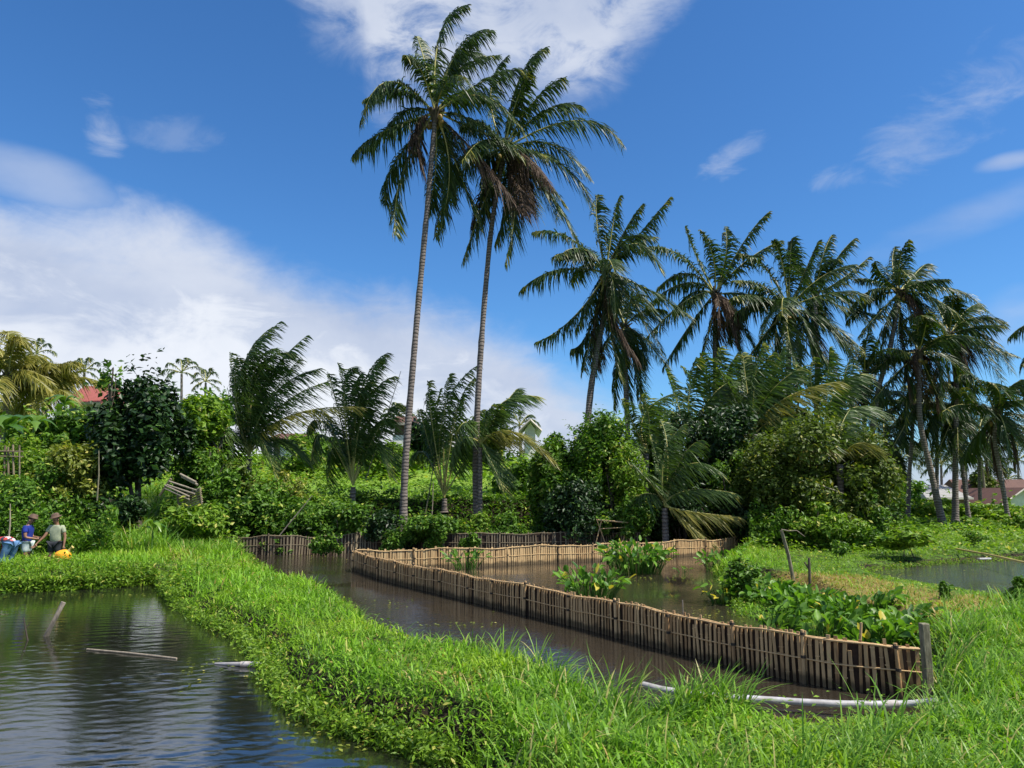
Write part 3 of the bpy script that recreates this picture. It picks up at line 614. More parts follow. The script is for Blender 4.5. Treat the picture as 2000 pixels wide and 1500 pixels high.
midp('coconut palm with a star shaped crown and thin trunk in mid grove', 44, (1396, 575), [(1400, 1000), (1398, 850), (1396, 700)],
     [((1362, 500), (1338, 442)), ((1385, 500), (1365, 448)), ((1410, 490), (1412, 440)), ((1440, 480), (1496, 410)), ((1455, 510), (1515, 468)), ((1320, 500), (1245, 482)), ((1335, 535), (1280, 560)), ((1340, 590), (1262, 650)), ((1350, 630), (1290, 710)),
      ((1375, 660), (1340, 750)), ((1400, 660), (1395, 760), 'dead'), ((1440, 620), (1480, 700)), ((1460, 575), (1540, 600)), ((1430, 650), (1450, 740)), ((1330, 555), (1250, 600))], extra=1, tr=(.16, .1))
midp('wide yellow ribbed coconut palm crown between the two middle trunks of the grove', 43, (1540, 605), [(1540, 1000), (1540, 850), (1540, 740)],
     [((1500, 520), (1440, 490)), ((1522, 520), (1505, 465)), ((1548, 510), (1545, 458)), ((1570, 520), (1590, 470)), ((1480, 575), (1425, 578), None, -1), ((1600, 548), (1662, 508), None, -1), ((1620, 570), (1690, 575), None, -1), ((1490, 560), (1430, 540)),
      ((1610, 630), (1665, 680), 'yel2', -1), ((1500, 650), (1440, 720)), ((1540, 660), (1560, 740), 'yel2', -1), ((1580, 660), (1620, 730)), ((1460, 600), (1420, 660)), ((1515, 680), (1490, 760))], extra=5, Lf=1.4, tr=(.22, .16))
midp('coconut palm half hidden behind the wide yellow ribbed crown', 50, (1592, 575), [(1592, 1005), (1594, 850), (1596, 720)],
     [((1600, 510), (1618, 458)), ((1625, 510), (1668, 462)), ((1640, 540), (1690, 500)), ((1560, 520), (1540, 470)), ((1650, 580), (1700, 640)), ((1630, 640), (1670, 700)), ((1590, 650), (1600, 730)), ((1640, 600), (1720, 610))], extra=3)
midp('highest coconut palm of the right cluster, trunk bending left below its dark crown', 48, (1757, 572), [(1716, 1030), (1702, 900), (1712, 780), (1740, 670)],
     [((1742, 520), (1740, 475)), ((1762, 515), (1770, 468)), ((1785, 530), (1808, 508)), ((1728, 540), (1708, 508)), ((1715, 548), (1668, 545)), ((1805, 548), (1850, 538)), ((1850, 565), (1928, 610)), ((1720, 595), (1675, 650)),
      ((1725, 625), (1690, 710)), ((1750, 640), (1740, 730)), ((1780, 630), (1800, 710)), ((1800, 600), (1850, 665)), ((1700, 575), (1650, 610)), ((1770, 650), (1770, 740), 'dead'), ((1735, 640), (1715, 720))], Lf=1.2, extra=4)
midp('coconut palm with a straight trunk and yellow green fronds at the right of the cluster', 50, (1855, 655), [(1866, 1030), (1866, 900), (1868, 760)],
     [((1835, 610), (1820, 585)), ((1855, 605), (1862, 580)), ((1880, 610), (1905, 590)), ((1900, 635), (1955, 628)), ((1915, 655), (1968, 725)), ((1900, 690), (1950, 740)), ((1810, 640), (1770, 660), 'yel'), ((1810, 670), (1765, 720), 'yel'),
      ((1830, 710), (1800, 790)), ((1880, 720), (1905, 800)), ((1855, 720), (1850, 800), 'dead'), ((1905, 670), (1975, 690))], Lf=1.4)
midp('coconut palm with a trunk that kinks right toward its foot, crown dark and low', 47, (1795, 690), [(1842, 1012), (1818, 920), (1798, 830), (1795, 750)],
     [((1760, 680), (1700, 700)), ((1760, 720), (1700, 780)), ((1780, 750), (1760, 830)), ((1820, 740), (1850, 820)), ((1840, 700), (1900, 750)), ((1800, 650), (1810, 610)), ((1770, 650), (1740, 620)), ((1830, 670), (1880, 650))], extra=4)
midp('thin coconut palm at the left foot of the right cluster with a shaggy crown', 49, (1690, 735), [(1690, 1022), (1689, 950), (1688, 850)],
     [((1670, 700), (1640, 660)), ((1690, 690), (1690, 650)), ((1715, 705), (1745, 680)), ((1655, 750), (1620, 800)), ((1725, 755), (1760, 810)), ((1680, 790), (1665, 850), 'dead'), ((1705, 790), (1720, 850))], extra=3, coconuts=4, tr=(.17, .13))
midp('coconut palm beside the kinked trunk carrying level dark fronds', 52, (1783, 795), [(1772, 1018), (1776, 930), (1781, 860)],
     [((1740, 775), (1690, 790)), ((1750, 800), (1700, 830)), ((1830, 780), (1870, 800)), ((1760, 840), (1730, 890)), ((1810, 840), (1840, 890)), ((1790, 750), (1800, 720)), ((1830, 820), (1875, 850))], extra=3, tr=(.15, .11), coconuts=3)
midp('coconut palm with a leaning pale foot next to the straight trunk', 51, (1876, 800), [(1894, 1028), (1884, 950), (1876, 870)],
     [((1840, 800), (1800, 840)), ((1850, 830), (1815, 900)), ((1910, 800), (1960, 830)), ((1900, 850), (1930, 900)), ((1880, 760), (1890, 730)), ((1860, 770), (1840, 740))], extra=4, tr=(.15, .11), coconuts=3)
midp('coconut palm near the right edge whose long fronds reach left across the cluster', 44, (1945, 808), [(1972, 1025), (1955, 930), (1943, 860)],
     [((1890, 790), (1830, 800), None, -1), ((1985, 775), (2050, 780)), ((1990, 810), (2060, 850)), ((1985, 850), (2040, 910)), ((1900, 850), (1870, 900)), ((1935, 770), (1925, 740)), ((1965, 770), (1990, 740)), ((1920, 790), (1880, 750)), ((1985, 830), (2060, 880))], extra=3, tr=(.13, .1), Lf=1.3)
midp('low crowned palm filling the gap behind the kinked trunk', 56, (1830, 815), [(1828, 1012), (1830, 920)], [((1790, 800), (1750, 815)), ((1870, 800), (1905, 830)), ((1800, 850), (1775, 890)), ((1855, 850), (1880, 900)), ((1830, 770), (1835, 740))], tr=(.15, .11), coconuts=0)
midp('low crowned palm right of the leaning pale foot', 58, (1912, 850), [(1915, 1015), (1913, 930)], [((1880, 840), (1850, 855)), ((1945, 840), (1980, 860)), ((1890, 880), (1870, 915)), ((1935, 880), (1955, 920)), ((1912, 810), (1915, 785))], tr=(.14, .1), coconuts=0)
midp('low crowned palm left of the bending trunk above the shaded hedge', 55, (1728, 862), [(1735, 1012), (1732, 940)], [((1700, 850), (1660, 860)), ((1755, 850), (1790, 868)), ((1710, 890), (1690, 930)), ((1750, 890), (1765, 930)), ((1728, 820), (1735, 790))], tr=(.14, .1), coconuts=0)
midp('coconut palm cut by the right edge of the photo, only frond tips showing', 45, (2085, 672), [(2100, 1030), (2095, 850)],
     [((2025, 640), (1968, 655)), ((2030, 680), (1990, 712)), ((2060, 610), (2040, 560)), ((2050, 720), (2010, 790))], extra=4)
# small palms far behind on the right and on the left skyline
FARG = 'small palms far away on the skyline'
def farp(label, D, c, foot, rad, n=9, mat='frond', **kw):
    fr = []
    for k in range(n):
        a = math.pi * (-.15 + 1.3 * k / (n - 1)); dx, dy = math.cos(a), -math.sin(a)
        fr.append(((c[0] + dx * rad * .6, c[1] + dy * rad * .6 - rad * .12), (c[0] + dx * rad, c[1] + dy * rad * .8 + rad * .22)))
    a = dict(tr=(.16, .12), Lf=1.1 * rad / FPX * D / 3.2, nl=30, wd=.09 * D / 70, droop=.8, coconuts=0, extra=0, single=True, exlen=1, spread=.5); a.update(kw)
    return palm('coconut_palm', label, D, c, [foot], fr, FARG, mat=mat, **a)
farp('small distant palm seen between the trunks above the grey roof', 85, (1838, 905), (1838, 975), 45)
farp('small distant palm beside the utility pole', 80, (1885, 900), (1887, 960), 48)
farp('distant palm above the red roofed house by the right edge', 95, (1988, 900), (1988, 960), 50)
farp('distant squat palm just over the ridge of the red roof', 100, (1970, 935), (1970, 965), 26)
farp('distant palm standing left of the grey roof', 90, (1760, 900), (1760, 970), 45)
farp('tiny dark palm on the skyline left of the red tiled roof', 75, (72, 690), (66, 800), 36, n=8)
farp('tiny windblown palm on the skyline right above the red tiled roof', 78, (165, 725), (168, 800), 34, n=8)
farp('tiny palm on the skyline behind the dark round tree', 80, (355, 728), (360, 800), 40, n=8)
farp('tiny low palm on the skyline to the right of the dark round tree', 85, (402, 745), (402, 800), 30, n=8)
farp('tiny palm leaning over the brown house in the middle distance', 75, (775, 812), (770, 860), 34, n=8)
farp('small palm on the rise behind the white ridge', 70, (1015, 830), (1018, 880), 40, n=7)
YELG = 'yellowish palms at the left edge'
def yelp(label, D, c, foot, tips):
    palm('coconut_palm', label, D, c, [foot], [(((c[0] + t[0]) / 2, min(c[1], t[1]) - abs(t[0] - c[0]) * .12 + (t[1] - c[1]) * .3 * (t[1] > c[1])), t, k) for t, k in tips], YELG, tr=(.25, .2), Lf=1.7, nl=64, wd=.12, droop=.9, coconuts=0, extra=10, exlen=4.5, mat='frond_yel')
yelp('large golden palm at the left edge below the clouds', 58, (15, 735), (10, 860), [((-60, 690), 0), ((-40, 650), 0), ((10, 655), 0), ((45, 670), 0), ((85, 705), 0), ((100, 765), 'yel'), ((70, 800), 'yel'), ((-40, 790), 0), ((30, 800), 'yel')])
yelp('smaller golden palm between the left edge and the red tiled roof', 60, (90, 765), (85, 860), [((60, 710), 0), ((95, 715), 0), ((130, 735), 0), ((145, 780), 'yel'), ((120, 810), 'yel'), ((45, 760), 0), ((60, 810), 0)])

# young palms with fronds springing from near the ground
YG = 'young coconut palms on the pond bank'
def young(label, D, c, foot, fr, **kw):
    a = dict(tr=(.16, .13), Lf=1.15, nl=80, wd=.055, droop=.75, coconuts=0, extra=0, exlen=1, spread=.35, mat='frond_y', wind=(.55, 0, -.1), r0=.045, boots=False); a.update(kw)
    return palm('young_coconut_palm', label, D, c, foot, fr, YG, **a)
young('windblown young palm right of the dark round tree, tallest frond bent over', 36, (487, 890), [(487, 960)],
      [((465, 745), (548, 628), None, -1), ((490, 740), (540, 680)), ((505, 760), (600, 655), None, 1), ((520, 800), (585, 700)), ((455, 790), (450, 690)), ((530, 800), (640, 745), None, -1), ((560, 815), (705, 795), 'yel', -1), ((440, 830), (420, 890)), ((470, 730), (530, 640), None, 1), ((500, 725), (575, 690), None, -1), ((490, 750), (560, 720)), ((460, 780), (465, 700)), ((455, 860), (450, 960)), ((500, 850), (540, 930)),
       ((470, 800), (520, 700)), ((450, 850), (430, 950)), ((540, 860), (600, 900)), ((475, 760), (500, 670)), ((535, 780), (625, 720), None, 1)], Lf=1.35, nl=95)
young('dense young palm clump left of the tall pair, fronds fanned upward and combed right', 37, (690, 945), [(688, 1000)],
      [((660, 810), (640, 730)), ((680, 780), (690, 720)), ((705, 770), (755, 690), None, -1), ((720, 800), (770, 735)), ((650, 840), (615, 800)), ((645, 850), (610, 900)), ((725, 840), (765, 820)), ((700, 820), (725, 745)), ((672, 800), (660, 710)),
       ((735, 870), (760, 930)), ((665, 870), (640, 950)), ((715, 790), (745, 700), None, 1), ((690, 800), (705, 730)), ((740, 820), (780, 790)), ((640, 830), (600, 840))], Lf=1.3, nl=92)
young('young palm between the two tall trunks, fronds rising stiffly like a fan', 38, (868, 968), [(868, 1000)],
      [((868, 800), (935, 712), None, -1), ((850, 830), (838, 745)), ((868, 820), (880, 730)), ((888, 830), (925, 740)), ((842, 860), (820, 800)), ((905, 860), (945, 800)), ((835, 890), (812, 900)), ((880, 850), (905, 770)), ((857, 850), (860, 760)), ((905, 890), (930, 850)), ((840, 850), (835, 770))],
      Lf=1.15, nl=84, wd=.06, wind=(.3, 0, -.1))
young('young palm against the second tall trunk with one long yellow frond hanging right', 34, (938, 868), [(938, 985)],
      [((990, 790), (1050, 775), None, 1), ((1000, 845), (1085, 905), 'yel', -1), ((975, 800), (1010, 760), None, 1), ((915, 830), (890, 850)), ((960, 850), (1000, 850), 'yel', 1), ((945, 820), (965, 790)), ((905, 860), (880, 920)), ((960, 890), (985, 960))], Lf=1.2, tr=(.12, .1))
young('arching young palm in the shrubs right of the pen, pale fronds drooping toward the pond', 31.5, (1298, 985), [(1300, 1040)],
      [((1345, 915), (1410, 925), None, -1), ((1360, 960), (1440, 965), None, -1), ((1350, 990), (1445, 1010), 'yel', -1), ((1300, 900), (1335, 830)), ((1280, 910), (1270, 850)), ((1260, 930), (1225, 900)), ((1310, 880), (1290, 820)), ((1325, 890), (1370, 860)),
       ((1255, 970), (1215, 990)), ((1340, 1020), (1385, 1055), 'yel', -1), ((1290, 920), (1305, 850))], Lf=.95, nl=74, droop=.9)
young('young palm with a pale fan of fronds above the vine covered mound', 35, (1262, 880), [(1262, 1000)],
      [((1262, 810), (1310, 770)), ((1235, 830), (1215, 780)), ((1290, 840), (1345, 830)), ((1230, 870), (1190, 890)), ((1280, 880), (1330, 920)), ((1265, 820), (1255, 770))], Lf=1.2)
young('thick young palm rising in front of the middle grove trunks', 37, (1470, 850), [(1470, 1010)],
      [((1440, 770), (1400, 720)), ((1470, 740), (1490, 670)), ((1500, 750), (1530, 680)), ((1530, 780), (1640, 745), 'yel', -1), ((1420, 820), (1370, 800)), ((1525, 820), (1590, 830)), ((1455, 760), (1450, 690)), ((1500, 770), (1570, 715)), ((1420, 860), (1370, 900)), ((1480, 760), (1510, 690))], Lf=1.5, nl=84, wd=.07)
young('young palm left of the thick one with an orange midrib frond', 38, (1345, 850), [(1345, 1010)],
      [((1320, 770), (1300, 720)), ((1350, 760), (1360, 700)), ((1380, 780), (1430, 745)), ((1300, 810), (1250, 790)), ((1400, 820), (1470, 850), 'yel', -1), ((1310, 860), (1270, 900)), ((1370, 860), (1410, 920))], Lf=1.4, nl=80, wd=.07)
young('young palm whose fronds fill the gap under the star shaped crown', 40, (1400, 840), [(1400, 1005)],
      [((1370, 760), (1330, 715)), ((1400, 740), (1405, 680)), ((1430, 760), (1470, 720)), ((1350, 810), (1300, 800)), ((1450, 810), (1490, 800)), ((1385, 750), (1370, 690)), ((1415, 760), (1440, 690))], Lf=1.5, nl=80, wd=.07)
young('young palm between the yellow ribbed palm and the bending trunk', 41, (1610, 840), [(1610, 1005)],
      [((1580, 760), (1550, 710)), ((1610, 740), (1620, 680)), ((1640, 760), (1690, 730)), ((1560, 810), (1520, 810)), ((1650, 800), (1705, 800)), ((1600, 760), (1590, 700)), ((1630, 770), (1660, 700))], Lf=1.5, nl=80, wd=.07)
young('broken young palm among the olive shrubs with a bare fallen midrib', 31, (1640, 900), [(1640, 1010)],
      [((1670, 860), (1715, 880), 'yel', -1), ((1600, 860), (1560, 890), 'yel', -1), ((1640, 840), (1660, 800)), ((1600, 850), (1580, 820)), ((1680, 890), (1690, 940), 'yel')], Lf=.9)

# ------------------------------------------------------------------ trees and shrubs
T = 'tree'; S = 'shrub'
bush('broadleaf_tree', 'dark round broadleaf tree with big glossy leaves and twin trunks above the people', T, 284, 706, 960, 168, 31, 'leaf_dark', .23, 13000, stems=3, nb=16, asp=.6, z0=.55, hollow=.4, clear=.10)
bush('broadleaf_tree', 'light green tree crown touching the right side of the dark round tree', T, 395, 765, 900, 120, 34, 'leaf_light', .22, 6000, stems=2, nb=12)
bush('broadleaf_tree', 'thin upright twig of the tree above the red roof, leaves at its tip', T, 216, 700, 760, 40, 30.5, 'leaf_mid', .26, 60, stems=1, nb=6, z0=.55)
HG = 'shrubs along the left bank'
for (lb, px, a, b, w, D, m, sz, n) in [
    ('light green shrub below the banana leaves at the left edge', 45, 850, 960, 190, 33, 'leaf_light', .17, 6000),
    ('olive creeper covered shrub above the blue shirted person', 60, 905, 1010, 150, 28, 'leaf_mid', .14, 6000),
    ('yellow green mulberry like shrub left of the dark round tree', 150, 860, 985, 130, 29.5, 'leaf_yellow', .16, 5000),
    ('tall mid green shrub under the red tiled roof', 165, 806, 880, 130, 36, 'leaf_mid', .22, 5500),
    ('mid green shrub in front of the golden palms', 75, 800, 880, 130, 38, 'leaf_light', .24, 5000),
    ('low dark shrub at the foot of the twin trunks', 235, 960, 1010, 110, 29.5, 'leaf_dark', .16, 2500),
    ('mid green shrub to the left of the windblown young palm', 405, 860, 960, 110, 33.5, 'leaf_mid', .17, 5000)]:
    bush('shrub', lb, S, px, a, b, w, D, m, sz, n, HG)
UG = 'undergrowth shrubs behind the old bamboo fence'
for (lb, px, a, b, w, D, m, sz, n) in [
    ('broad leaved shrub just right of the broken bamboo rack', 430, 930, 1045, 110, 30.5, 'leaf_mid', .20, 5000),
    ('leafy shrub spilling over the left end of the old fence', 385, 985, 1050, 120, 28.5, 'leaf_light', .17, 4000),
    ('dense green shrub under the windblown young palm', 520, 950, 1045, 150, 31.8, 'leaf_mid', .17, 7000),
    ('bright leaved shrub in the middle of the undergrowth', 600, 970, 1050, 130, 32, 'leaf_mid', .16, 6000),
    ('shrub at the foot of the dense young palm clump', 675, 985, 1050, 120, 32, 'leaf_mid', .17, 6000),
    ('darker shrub close to the foot of the tallest palm', 745, 1000, 1050, 90, 32.5, 'leaf_dark', .15, 4000),
    ('shrub wrapped round the foot of the tallest palm on its right', 835, 1000, 1060, 110, 32, 'leaf_mid', .16, 4500),
    ('light green shrub wrapping the foot of the second tall palm', 925, 995, 1060, 60, 32.8, 'leaf_light', .15, 3000),
    ('dull green shrub hiding the trunk of the windblown young palm', 480, 905, 985, 120, 34.5, 'leaf_olive', .18, 4500),
    ('taller shrub behind the broken bamboo rack and its leafy neighbour', 430, 885, 1000, 120, 34, 'leaf_mid', .17, 5500),
    ('yellow green shrub right of the windblown palm trunk', 555, 925, 1010, 110, 34.5, 'leaf_yellow', .16, 4500),
    ('loose shrub in front of the sunny field left of the dense palm clump', 630, 950, 1010, 110, 34.8, 'leaf_light', .17, 4000),
    ('low shrub right of the second tall palm foot', 990, 1005, 1060, 100, 33, 'leaf_mid', .15, 3500)]:
    bush('shrub', lb, S, px, a, b, w, D, m, sz, n, UG)
MG = 'shrubs and trees under the grove'
for (nm, ct, lb, px, a, b, w, D, m, sz, n) in [
    ('shrub', S, 'vine covered green mound beside the leaning palm trunk', 1150, 800, 950, 190, 35, 'leaf_mid', .17, 12000),
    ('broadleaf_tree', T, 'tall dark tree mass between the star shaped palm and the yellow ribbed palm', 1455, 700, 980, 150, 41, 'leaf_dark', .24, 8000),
    ('shrub', S, 'leafy mass below the short drooping palm', 1300, 800, 1000, 130, 36.5, 'leaf_mid', .18, 7000),
    ('shrub', S, 'olive shrub filling the space under the big olive tree', 1560, 930, 1040, 170, 31.2, 'leaf_olive', .17, 9000),
    ('shrub', S, 'dull green shrub under the right side of the big olive tree', 1650, 900, 1030, 120, 31.8, 'leaf_olive', .17, 7000),
    ('shrub', S, 'dark leafy shrub between the olive shoulder and the middle tree', 1440, 890, 1030, 130, 34, 'leaf_mid', .18, 7000),
    ('shrub', S, 'dark green shrub behind the arching young palm', 1330, 900, 1040, 130, 34.5, 'leaf_dark', .18, 7000),
    ('shrub', S, 'mid green mass left of the vine covered mound above the stick bench', 1085, 850, 1000, 110, 34.5, 'leaf_mid', .18, 6000),
    ('shrub', S, 'sunlit shrub at the right flank of the vine covered mound', 1215, 840, 1000, 110, 34, 'leaf_light', .16, 5500),
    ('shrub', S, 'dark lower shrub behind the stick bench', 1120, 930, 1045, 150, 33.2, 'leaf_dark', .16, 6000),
    ('shrub', S, 'dark lower shrub left of the arching young palm', 1220, 960, 1050, 110, 32.5, 'leaf_mid', .16, 5000),
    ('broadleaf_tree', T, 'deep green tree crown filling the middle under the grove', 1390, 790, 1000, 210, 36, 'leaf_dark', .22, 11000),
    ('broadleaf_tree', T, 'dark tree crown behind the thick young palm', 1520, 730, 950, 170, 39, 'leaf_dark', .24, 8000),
    ('broadleaf_tree', T, 'big olive leaved tree bulging over the right bank', 1585, 785, 1020, 250, 32.5, 'leaf_olive', .17, 16000),
    ('shrub', S, 'olive shrub forming the left shoulder of the big olive tree', 1500, 860, 1040, 130, 31.5, 'leaf_olive', .16, 8000),
    ('shrub', S, 'bright green shrub at the foot of the big olive tree', 1600, 985, 1050, 150, 29.5, 'leaf_light', .15, 5000),
    ('shrub', S, 'low dark shrub between the arching young palm and the olive shrub', 1430, 960, 1050, 110, 32, 'leaf_dark', .16, 5000),
    ('shrub', S, 'green shrub right of the big olive tree beside the thin palm', 1690, 960, 1045, 80, 31, 'leaf_mid', .15, 4000)]:
    bush(nm, lb, ct, px, a, b, w, D, m, sz, n, MG)
DG = 'distant bushes and trees'
for (nm, ct, lb, px, a, b, w, D, m, sz, n) in [
    ('shrub', S, 'distant dark hedge left of the brown house', 640, 852, 890, 200, 55, 'leaf_mid', .35, 3500),
    ('shrub', S, 'distant light bushes right of the brown house', 760, 862, 925, 120, 52, 'leaf_light', .3, 2500),
    ('broadleaf_tree', T, 'distant dark tree between the tallest palm and the young palm', 825, 815, 900, 70, 56, 'leaf_dark', .35, 2500),
    ('broadleaf_tree', T, 'distant olive tree behind the second tall trunk', 950, 815, 900, 110, 56, 'leaf_olive', .35, 3000),
    ('shrub', S, 'papaya like bush on the green field right of the second tall palm', 1010, 900, 985, 90, 41, 'leaf_mid', .25, 2200),
    ('shrub', S, 'distant bush between the windblown palm and the dense palm clump', 585, 860, 930, 100, 50, 'leaf_light', .3, 2500),
    ('broadleaf_tree', T, 'distant green trees seen through the right palm trunks', 1745, 925, 1000, 110, 68, 'leaf_mid', .4, 3500),
    ('broadleaf_tree', T, 'brown green tree behind the utility pole', 1918, 905, 985, 45, 86, 'leaf_olive', .4, 1600),
    ('shrub', S, 'pale leafy hedge in front of the grey roofed house', 1800, 968, 1012, 140, 56, 'leaf_light', .3, 3500),
    ('shrub', S, 'pale leafy hedge in front of the red roofed house', 1930, 985, 1020, 170, 54, 'leaf_light', .3, 4000),
    ('shrub', S, 'shaded hedge at the feet of the right palm cluster', 1730, 1000, 1035, 160, 52, 'leaf_mid', .25, 3000),
    ('shrub', S, 'bushy plants at the right edge near the last palm', 1985, 1010, 1045, 90, 42, 'leaf_light', .25, 2500),
    ('broadleaf_tree', T, 'far treeline lump at the very left behind the golden palms', -10, 770, 850, 160, 65, 'leaf_olive', .4, 3000),
    ('broadleaf_tree', T, 'far treeline lump right of the red tiled roof', 420, 770, 850, 120, 60, 'leaf_mid', .35, 3000)]:
    bush(nm, lb, ct, px, a, b, w, D, m, sz, n, DG)
bush('shrub', 'small umbrella shaped papaya like plant standing on the green flat', S, 1770, 1035, 1072, 95, 26, 'leaf_light', .2, 1500, None, .5, None, 2, 7, up=1.2, clear=.35)
bush('shrub', 'small dark bush at the right edge beside the field pond', S, 1990, 1130, 1165, 50, 14.5, 'leaf_mid', .07, 1800, None)
bush('shrub', 'low dark herb patch on the near bank behind the pen plants', S, 1450, 1095, 1135, 70, 17, 'leaf_mid', .09, 2200, None)
for (lb, px, a, b, w, D) in [('small herb on the flat left of the papaya like plant', 1640, 1055, 1078, 40, 25), ('dark weed tuft on the flat toward the right edge', 1905, 1035, 1060, 40, 30), ('small weed at the near edge of the field pond', 1842, 1136, 1150, 20, 15)]:
    bush('weed', lb, 'weed', px, a, b, w, D, 'leaf_mid', .09, 500, 'small weeds on the green flat', stems=2, nb=5)

# ground cover: broad leaves creeping over the flats and the field
gc = MB()
def cover(x, y, size, hgt, mat_i=0, up=1.0, keep=None):
    sd = pondsd(x, y); k = (sd > .1) & (rng.random(len(x)) > .85 * dry_w(x, y)); x, y, sd = x[k], y[k], sd[k]; z = height(x, y, sd)
    wb = wob(x * 1.3, y * 1.3); p = np.stack([x, y, z + rng.random(len(x)) * hgt * (1 + wb)], -1); leaves(gc, p, size * rng.uniform(.6, 1.3, len(x)), None, up, .55, mat_i)
x, y = scatter(-26, 26, 27.5, 37.5, 45); k = in_view(x, y); cover(x[k], y[k], .17, .45)
x, y = scatter(2, 24, 14, 28, 50); k = in_view(x, y) & (x > .25 * y); cover(x[k], y[k], .10, .14)
x, y = scatter(-30, 40, 37.5, 50, 26); k = in_view(x, y); cover(x[k], y[k], .24, .5)
x, y = scatter(-42, 48, 50, 68, 10); k = in_view(x, y); cover(x[k], y[k], .45, .7)
x, y = scatter(-16, -7, 17, 21, 260); k = in_view(x, y); cover(x[k], y[k], .09, .25)
x, y = scatter(-6, 4, 5.4, 18, 130); k = in_view(x, y); cover(x[k], y[k], .05, .28)
def belt(px0, px1, D0, D1, hm, n, size, mb_):
    D = rng.uniform(D0, D1, n); px = rng.uniform(px0, px1, n); x = (px - 1000) / FPX * D * 1.01; k = pondsd(x, D) > .15; x, D = x[k], D[k]; z = height(x, D)
    hw = hm * np.clip(.55 + .8 * wob(x * 1.1 + 2, D * 1.1) + .5 * wob(x * 3, D * 3), .12, 1.6); z = z + hw * rng.random(len(x)) ** .7
    leaves(mb_, np.stack([x, D, z], -1), size * rng.uniform(.5, 1.5, len(x)), None, .5, .5)
ug = MB()
belt(330, 450, 29.5, 35.5, 1.5, 9000, .17, ug); belt(450, 760, 32, 35.8, 1.4, 24000, .17, ug); belt(740, 1060, 32, 37, .8, 15000, .15, ug); belt(700, 1100, 36.6, 38.7, .7, 9000, .16, ug); belt(1040, 1480, 32.2, 37, 1.6, 34000, .17, ug); belt(1450, 1720, 29, 33.5, 1.5, 18000, .16, ug)
belt(-80, 250, 25.5, 36, 1.7, 30000, .17, ug); belt(1700, 2100, 46, 54, .55, 9000, .24, ug); belt(200, 420, 30, 35, .9, 9000, .16, ug)
ug.build('undergrowth', M['leaf_mid'], kind='stuff')
def fringe(pg, k0, k1, n, size, hgt):
    seg = pg[k0:k1]; i = rng.integers(0, len(seg) - 1, n); t = rng.random(n)[:, None]; q = seg[i] * (1 - t) + seg[i + 1] * t + rng.normal(0, .09, (n, 2))
    sd = pondsd(q[:, 0], q[:, 1]); q = q[sd > -.22]; z = np.maximum(height(q[:, 0], q[:, 1]), 0) + rng.random(len(q)) * hgt
    kq = rng.random(len(q)) > .9 * dry_w(q[:, 0], q[:, 1]); q = q[kq]; z = z[kq]; leaves(gc, np.c_[q, z], size * rng.uniform(.6, 1.3, len(q)), None, .4, .4)
fringe(left_pond, 1, 6, 9000, .12, .36); fringe(left_pond, 4, 14, 7000, .075, .22); fringe(mid_pond, 0, 4, 1500, .12, .25); fringe(right_pond, 0, 14, 5000, .08, .16); fringe(mid_pond, 22, 30, 3500, .09, .2)
gc.build('ground_cover', M['leaf_light'], kind='stuff')
# reed like tall grass behind the people
rd = MB()
for k in range(150):
    a, b = rng.uniform(130, 330), rng.uniform(1040, 1085); g_ = G(a, b, .35); tuft(rd, g_[0], g_[1], 26, 1.15, .3, .035, None, 0, .25)
for k in range(90):
    a, b = rng.uniform(-80, 150), rng.uniform(1028, 1045); g_ = G(a, b, .35); tuft(rd, g_[0], g_[1], 24, 1.2, .35, .035, None, 0, .2)
for k in range(60):
    a, b = rng.uniform(300, 460), rng.uniform(1068, 1090); g_ = G(a, b, .35); tuft(rd, g_[0], g_[1], 22, .6, .3, .025, None, 0, .25)
for k in range(60):
    a, b = rng.uniform(640, 1120), rng.uniform(1028, 1050); g_ = G(a, b, .4); tuft(rd, g_[0], g_[1], 16, .6, .3, .03, None, 0, .25)
rd.build('reeds', M['tallgrass'], kind='stuff')

